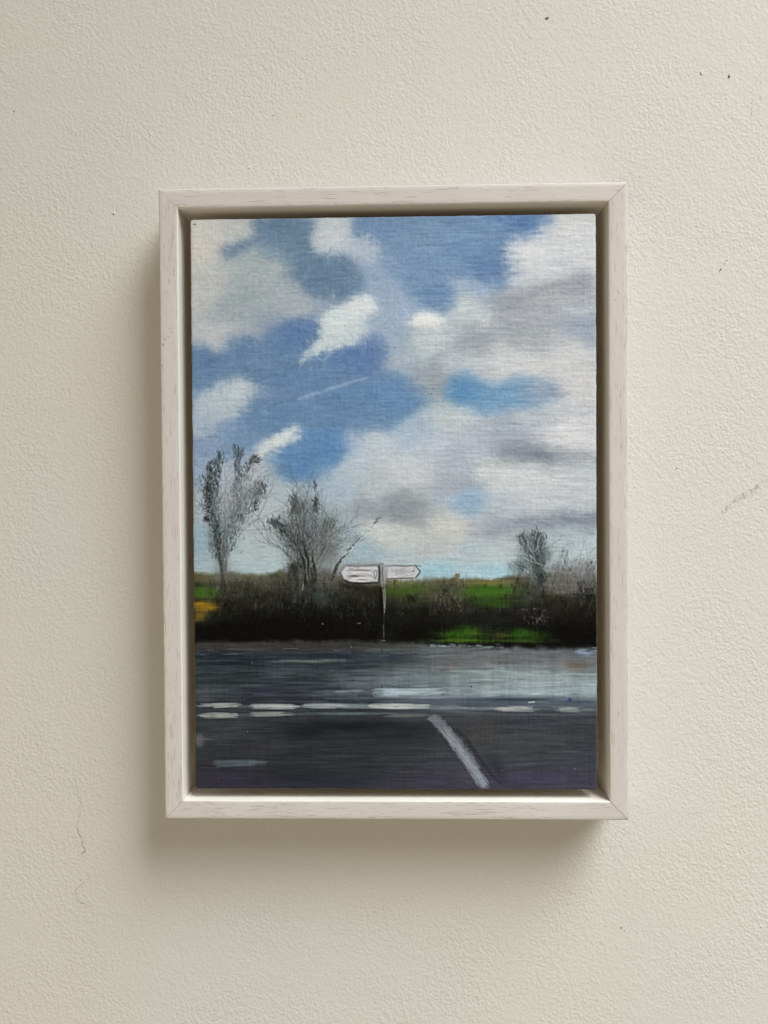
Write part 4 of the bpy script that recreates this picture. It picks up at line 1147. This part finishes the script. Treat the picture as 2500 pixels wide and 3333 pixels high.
    # white lines
    def mark(Z, x0, x1, y, hgt, c, op, fl=.35, fr=.35, tilt=0, seed=0):
        r = np.random.RandomState(seed)
        (ax, ay), (bx, by) = Z((x0, y), (x1, y + tilt))
        hgt = hgt * 1.08
        n = max(5, int(hgt * S / 1.4))
        for i in range(n):
            f = (i + .5) / n - .5
            s = ax + (bx - ax) * (abs(f) * fl * r.uniform(.2, 1)) + r.normal(0, 6); e = bx - (bx - ax) * (abs(f) * fr * r.uniform(.2, 1)) + r.normal(0, 9)
            yy0 = ay + f * hgt * S
            cv.line([(s, yy0 + r.normal(0, .5)), ((s + e) / 2, yy0 + (by - ay) / 2 + r.normal(0, .5)), (e, yy0 + (by - ay) + r.normal(0, .5))], (1.6, 2.6, 1.6), np.array(c) * r.uniform(.93, 1.06), min(1, op * r.uniform(.45, 1.1)), soft=1.7, relief=.2, bristle=.55)
    WL = (178, 180, 176)
    mark(Z7, 90, 1659, 756, 20, (112, 120, 122), .4, .2, .1, 2, 31)
    mark(Z8, 0, 1640, 770, 18, (112, 120, 122), .4, .1, .2, 8, 32)
    mark(Z7, 90, 900, 824, 20, (98, 106, 106), .4, .2, .3, -4, 33)
    mark(Z7, 90, 425, 752, 30, WL, .75, 1.6, .3, -8, 1)
    mark(Z7, 516, 875, 757, 34, (184, 186, 182), .9, .1, .3, 0, 2)
    mark(Z7, 922, 1300, 750, 32, (172, 178, 178), .8, .1, .9, 2, 3)
    mark(Z7, 1200, 1480, 755, 34, (140, 148, 150), .45, .5, .5, 0, 4)
    mark(Z7, 1410, 1900, 752, 38, (194, 198, 192), .9, .3, .7, 4, 5)
    mark(Z8, 200, 620, 762, 26, (130, 138, 140), .5, .5, .5, 4, 6)
    mark(Z8, 560, 960, 768, 16, (128, 136, 138), .55, .5, .5, 2, 7)
    mark(Z8, 860, 1160, 774, 34, (180, 182, 178), .85, .9, .3, 4, 8)
    mark(Z8, 1345, 1520, 780, 34, (156, 160, 156), .8, .5, .5, 0, 9)
    mark(Z8, 1500, 1640, 782, 16, (120, 130, 130), .6, .5, .5, 0, 10)
    mark(Z7, 92, 415, 830, 36, (166, 170, 162), .8, .7, .6, -4, 11)
    mark(Z7, 512, 830, 820, 32, (160, 168, 162), .8, .1, .9, -4, 12)
    mark(Z7, 780, 1659, 812, 18, (104, 118, 120), .55, .5, .5, -2, 13)
    mark(Z8, 0, 340, 830, 22, (118, 118, 112), .6, .3, .5, -4, 14)
    mark(Z7, 1450, 1659, 650, 60, (160, 176, 184), .7, .4, .1, 0, 15)
    mark(Z8, 0, 470, 645, 48, (176, 190, 196), .8, .1, .8, 0, 16)
    mark(Z8, 0, 520, 680, 14, (150, 156, 168), .5, .1, .8, 8, 17)
    mark(Z7, 1150, 1360, 640, 16, (142, 152, 156), .7, .8, .2, -6, 18)
    mark(Z7, 215, 640, 1200, 46, (84, 96, 104), .75, .3, .9, -10, 19)
    mark(Z7, 500, 640, 1188, 20, (90, 98, 106), .5, .3, .9, 0, 20)
    cv.line(Z8((1120, 726), (1165, 721)), 3, (200, 204, 204), .9)
    # diagonal white line
    cv.poly(Z8((335, 850), (420, 830), (520, 930), (640, 1080), (740, 1230), (810, 1375), (745, 1375), (680, 1290), (575, 1150), (480, 1020), (390, 910)), (112, 116, 121), 6, .85, warp=6)
    r = np.random.RandomState(77)
    for i in range(230):
        t0 = r.beta(1.6, 1.2); L = r.uniform(.06, .2); off = r.normal(0, 1) * 15
        f = lambda t: (Z8((430 + 345 * t + off * (1 - .35 * t) * 1.2, 900 + 455 * t ** 1.05 - off * .5))[0])
        cv.line([f(t0), f(min(1, t0 + L / 2)), f(min(1.03, t0 + L))], (1.5, 3.2, 1.2), np.array((134, 140, 148)) + r.normal(0, 9), r.uniform(.3, .8), soft=1.1, relief=.15)
    cv.line(Z8((560, 930), (640, 1010), (740, 1160), (830, 1280), (900, 1350)), (5, 8, 9, 8, 4), (38, 38, 45), .5, soft=5)
    cv.line(Z8((400, 920), (470, 1010), (520, 1090)), (3, 5, 4), (40, 42, 42), .6, soft=3)
    lb(Z8, 880, 1240, 50, 100, (44, 46, 52), .6, ang=-.5)
    # dark and pale specks
    for Z, x, y, c, s in ((Z7, 440, 688, (16, 16, 20), 4), (Z7, 1245, 462, (20, 20, 24), 3), (Z8, 676, 603, (14, 14, 14), 4), (Z8, 555, 1080, (20, 20, 22), 3.5), (Z7, 520, 420, (160, 168, 170), 3), (Z7, 483, 950, (190, 190, 186), 3), (Z7, 1066, 118, (220, 220, 214), 4),
                          (Z7, 1288, 297, (196, 200, 196), 3), (Z8, 1300, 438, (190, 168, 160), 4), (Z8, 1480, 1235, (190, 188, 184), 3), (Z8, 915, 1250, (150, 152, 150), 3), (Z7, 500, 1185, (180, 182, 180), 3), (Z5, 375, 1272, (150, 156, 152), 2.5), (Z5, 1070, 1275, (150, 158, 156), 2.5),
                          (Z2, 85, 1025, (34, 38, 46), 3), (Z2, 368, 1380, (40, 44, 52), 3.5), (Z1, 742, 1352, (60, 84, 124), 3), (Z1, 462, 468, (96, 104, 110), 3), (Z1, 152, 1152, (46, 60, 90), 3), (Z1, 1624, 1055, (50, 56, 70), 3), (Z8, 25, 858, (60, 64, 80), 3), (Z7, 1150, 1090, (56, 58, 64), 3)):
        px, py = Z((x, y))[0]
        cv.line([(px - .5, py), (px + .5, py + .4)], s * (.7 if max(c) > 130 else .9), c, .6 if max(c) > 130 else .9, soft=.8, relief=.2)
    cv.line(Z7((1335, 118), (1360, 112)), 1.8, (170, 172, 166), .6)
    cv.poly(Z7((1515, 610), (1525, 585), (1535, 612)), (44, 50, 60), 2, .8, warp=1, smooth=False)
    lb(Z7, 1525, 325, 14, 22, (50, 58, 66), .7, warp=3)
    lb(Z8, 1440, 705, 16, 14, (40, 52, 108), .9, warp=3)
    cv.C += .3 * (cv.C - soften(cv.C, 3).astype(np.float32))
    # threads showing through thin paint
    dev = (cv.weave - .5)
    amt = np.interp(Y, [700, 1850, 1900, 2100, 2580], [25, 24, 22, 30, 23])
    bright = cv.C.mean(-1)
    cv.C += (dev * amt * np.interp(bright, [0, 40, 110, 220], [.25, .6, 1.0, .8]))[..., None]
    cv.C[:] = np.clip(cv.C, 2, 232)
    cv.C *= np.minimum(1, np.maximum(bright, 3) / 78.0)[..., None] ** .42
    # ground showing along the rubbed edges
    u = np.linspace(0, 1, cv.nx)[None, :] * PW; v = np.linspace(0, 1, cv.ny)[:, None] * PH
    e = np.minimum(np.minimum(u, PW - u), np.minimum(v, PH - v)) + .5 * (fbm(X / 16, Y / 16, 61) - .55)
    cv.C += (np.array((150, 140, 126), np.float32) - cv.C) * (sstep(.16, -.05, e) * .55)[..., None]
    return cv

GAIN = 1.0 / np.array((0.85, 0.82, 0.755))
def painting_material():
    m = NT('oil_paint')
    at = m.n('ShaderNodeAttribute', attribute_name='paint')
    m.l(at.outputs['Color'], m.bsdf.inputs['Base Color'])
    v = m.tc.outputs['Object']
    # linen weave
    w1 = m.noise(m.mapping((120, 1, 2200), src=v), 1.0, 1.5, 0.5)
    w2 = m.noise(m.mapping((2200, 1, 120), src=v), 1.0, 1.5, 0.5)
    drag = m.noise(m.mapping((500, 1, 900), rot=(0, .5, 0), src=v), 1.0, 3, 0.6, 0.8)
    h = m.math('ADD', m.math('MULTIPLY', w1, 1.0), m.math('MULTIPLY', w2, 0.7))
    h = m.math('ADD', h, m.math('MULTIPLY', drag, 0.5))
    m.l(m.bump(h, 0.42, 0.00009), m.bsdf.inputs['Normal'])
    rg = m.noise(m.mapping((60, 1, 60), src=v), 1.0, 3, 0.6)
    m.l(m.rng(rg, 0.3, 0.7, 0.5, 0.68), m.bsdf.inputs['Roughness'])
    m.bsdf.inputs['Specular IOR Level'].default_value = 0.09
    return m.mat

def build_painting():
    cv = paint()
    nx, ny = cv.nx, cv.ny
    u, v = np.meshgrid(np.linspace(-.5, .5, nx), np.linspace(.5, -.5, ny))
    x = u * PW; z = v * PH
    # cut edge a little uneven, corners knocked
    en = (fbm(cv.X / 30, cv.Y / 30, 71) - .5) * .3
    ex = np.clip((np.abs(x) - (PW / 2 - 1.5)) / 1.5, 0, 1); ez = np.clip((np.abs(z) - (PH / 2 - 1.5)) / 1.5, 0, 1)
    x = x + np.sign(x) * ex * en; z = z + np.sign(z) * ez * en
    corner = ex * ez
    x = x - np.sign(x) * corner * .16; z = z - np.sign(z) * corner * .16
    hgt = np.minimum(cv.Hh, 1.6) * .09 + (cv.weave - .5) * .10 + (fbm(cv.X / 8, cv.Y / 8, 72, 2) - .5) * .09
    hgt = np.clip(hgt, -.1, .22)
    y = PY - hgt + .25 * np.maximum(ex, ez) ** 4
    n = nx * ny
    V = np.stack([x, y, z + PZ], -1).reshape(-1, 3) * MM
    idx = np.arange(n).reshape(ny, nx)
    Q = np.stack([idx[:-1, :-1], idx[1:, :-1], idx[1:, 1:], idx[:-1, 1:]], -1).reshape(-1, 4)
    ring = np.concatenate([idx[0, :-1], idx[:-1, -1], idx[-1, :0:-1], idx[:0:-1, 0]])
    R2 = V[ring].copy(); R2[:, 1] = (PY + .8) * MM
    V = np.vstack([V, R2])
    k = np.arange(len(ring)); k2 = (k + 1) % len(ring)
    Q = np.vstack([Q, np.stack([ring[k], ring[k2], n + k2, n + k], -1)])
    me = bpy.data.meshes.new('painted_surface')
    me.vertices.add(len(V)); me.vertices.foreach_set('co', V.astype(np.float32).ravel())
    me.loops.add(Q.size); me.loops.foreach_set('vertex_index', Q.ravel().astype(np.int32))
    me.polygons.add(len(Q)); me.polygons.foreach_set('loop_start', np.arange(0, Q.size, 4, dtype=np.int32))
    me.update(calc_edges=True); me.validate()
    me.polygons.foreach_set('use_smooth', np.ones(len(Q), bool))
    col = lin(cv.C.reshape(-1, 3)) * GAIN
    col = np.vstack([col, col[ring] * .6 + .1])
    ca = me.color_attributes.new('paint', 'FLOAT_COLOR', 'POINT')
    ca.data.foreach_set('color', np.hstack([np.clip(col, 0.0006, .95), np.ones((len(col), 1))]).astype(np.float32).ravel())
    me.materials.append(painting_material())
    o = link(bpy.data.objects.new('painted_surface', me), painting)
    edge = flat_mat('panel_edge', (0.80, 0.75, 0.66))  # edge whitened to stand in for bounced light in the gap
    speck('paint_lump', 634, 729, .55, .4, .3, flat_mat('dried_paint', (0.40, 0.38, 0.31)), 71, .3, painting, PY - .02, PZ)
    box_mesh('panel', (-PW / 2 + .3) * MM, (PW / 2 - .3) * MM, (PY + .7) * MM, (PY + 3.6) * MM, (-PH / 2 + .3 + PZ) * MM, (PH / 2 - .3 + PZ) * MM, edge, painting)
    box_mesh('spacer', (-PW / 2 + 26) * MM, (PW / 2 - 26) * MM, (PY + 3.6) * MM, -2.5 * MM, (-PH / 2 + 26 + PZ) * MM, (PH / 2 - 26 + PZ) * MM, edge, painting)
build_painting()
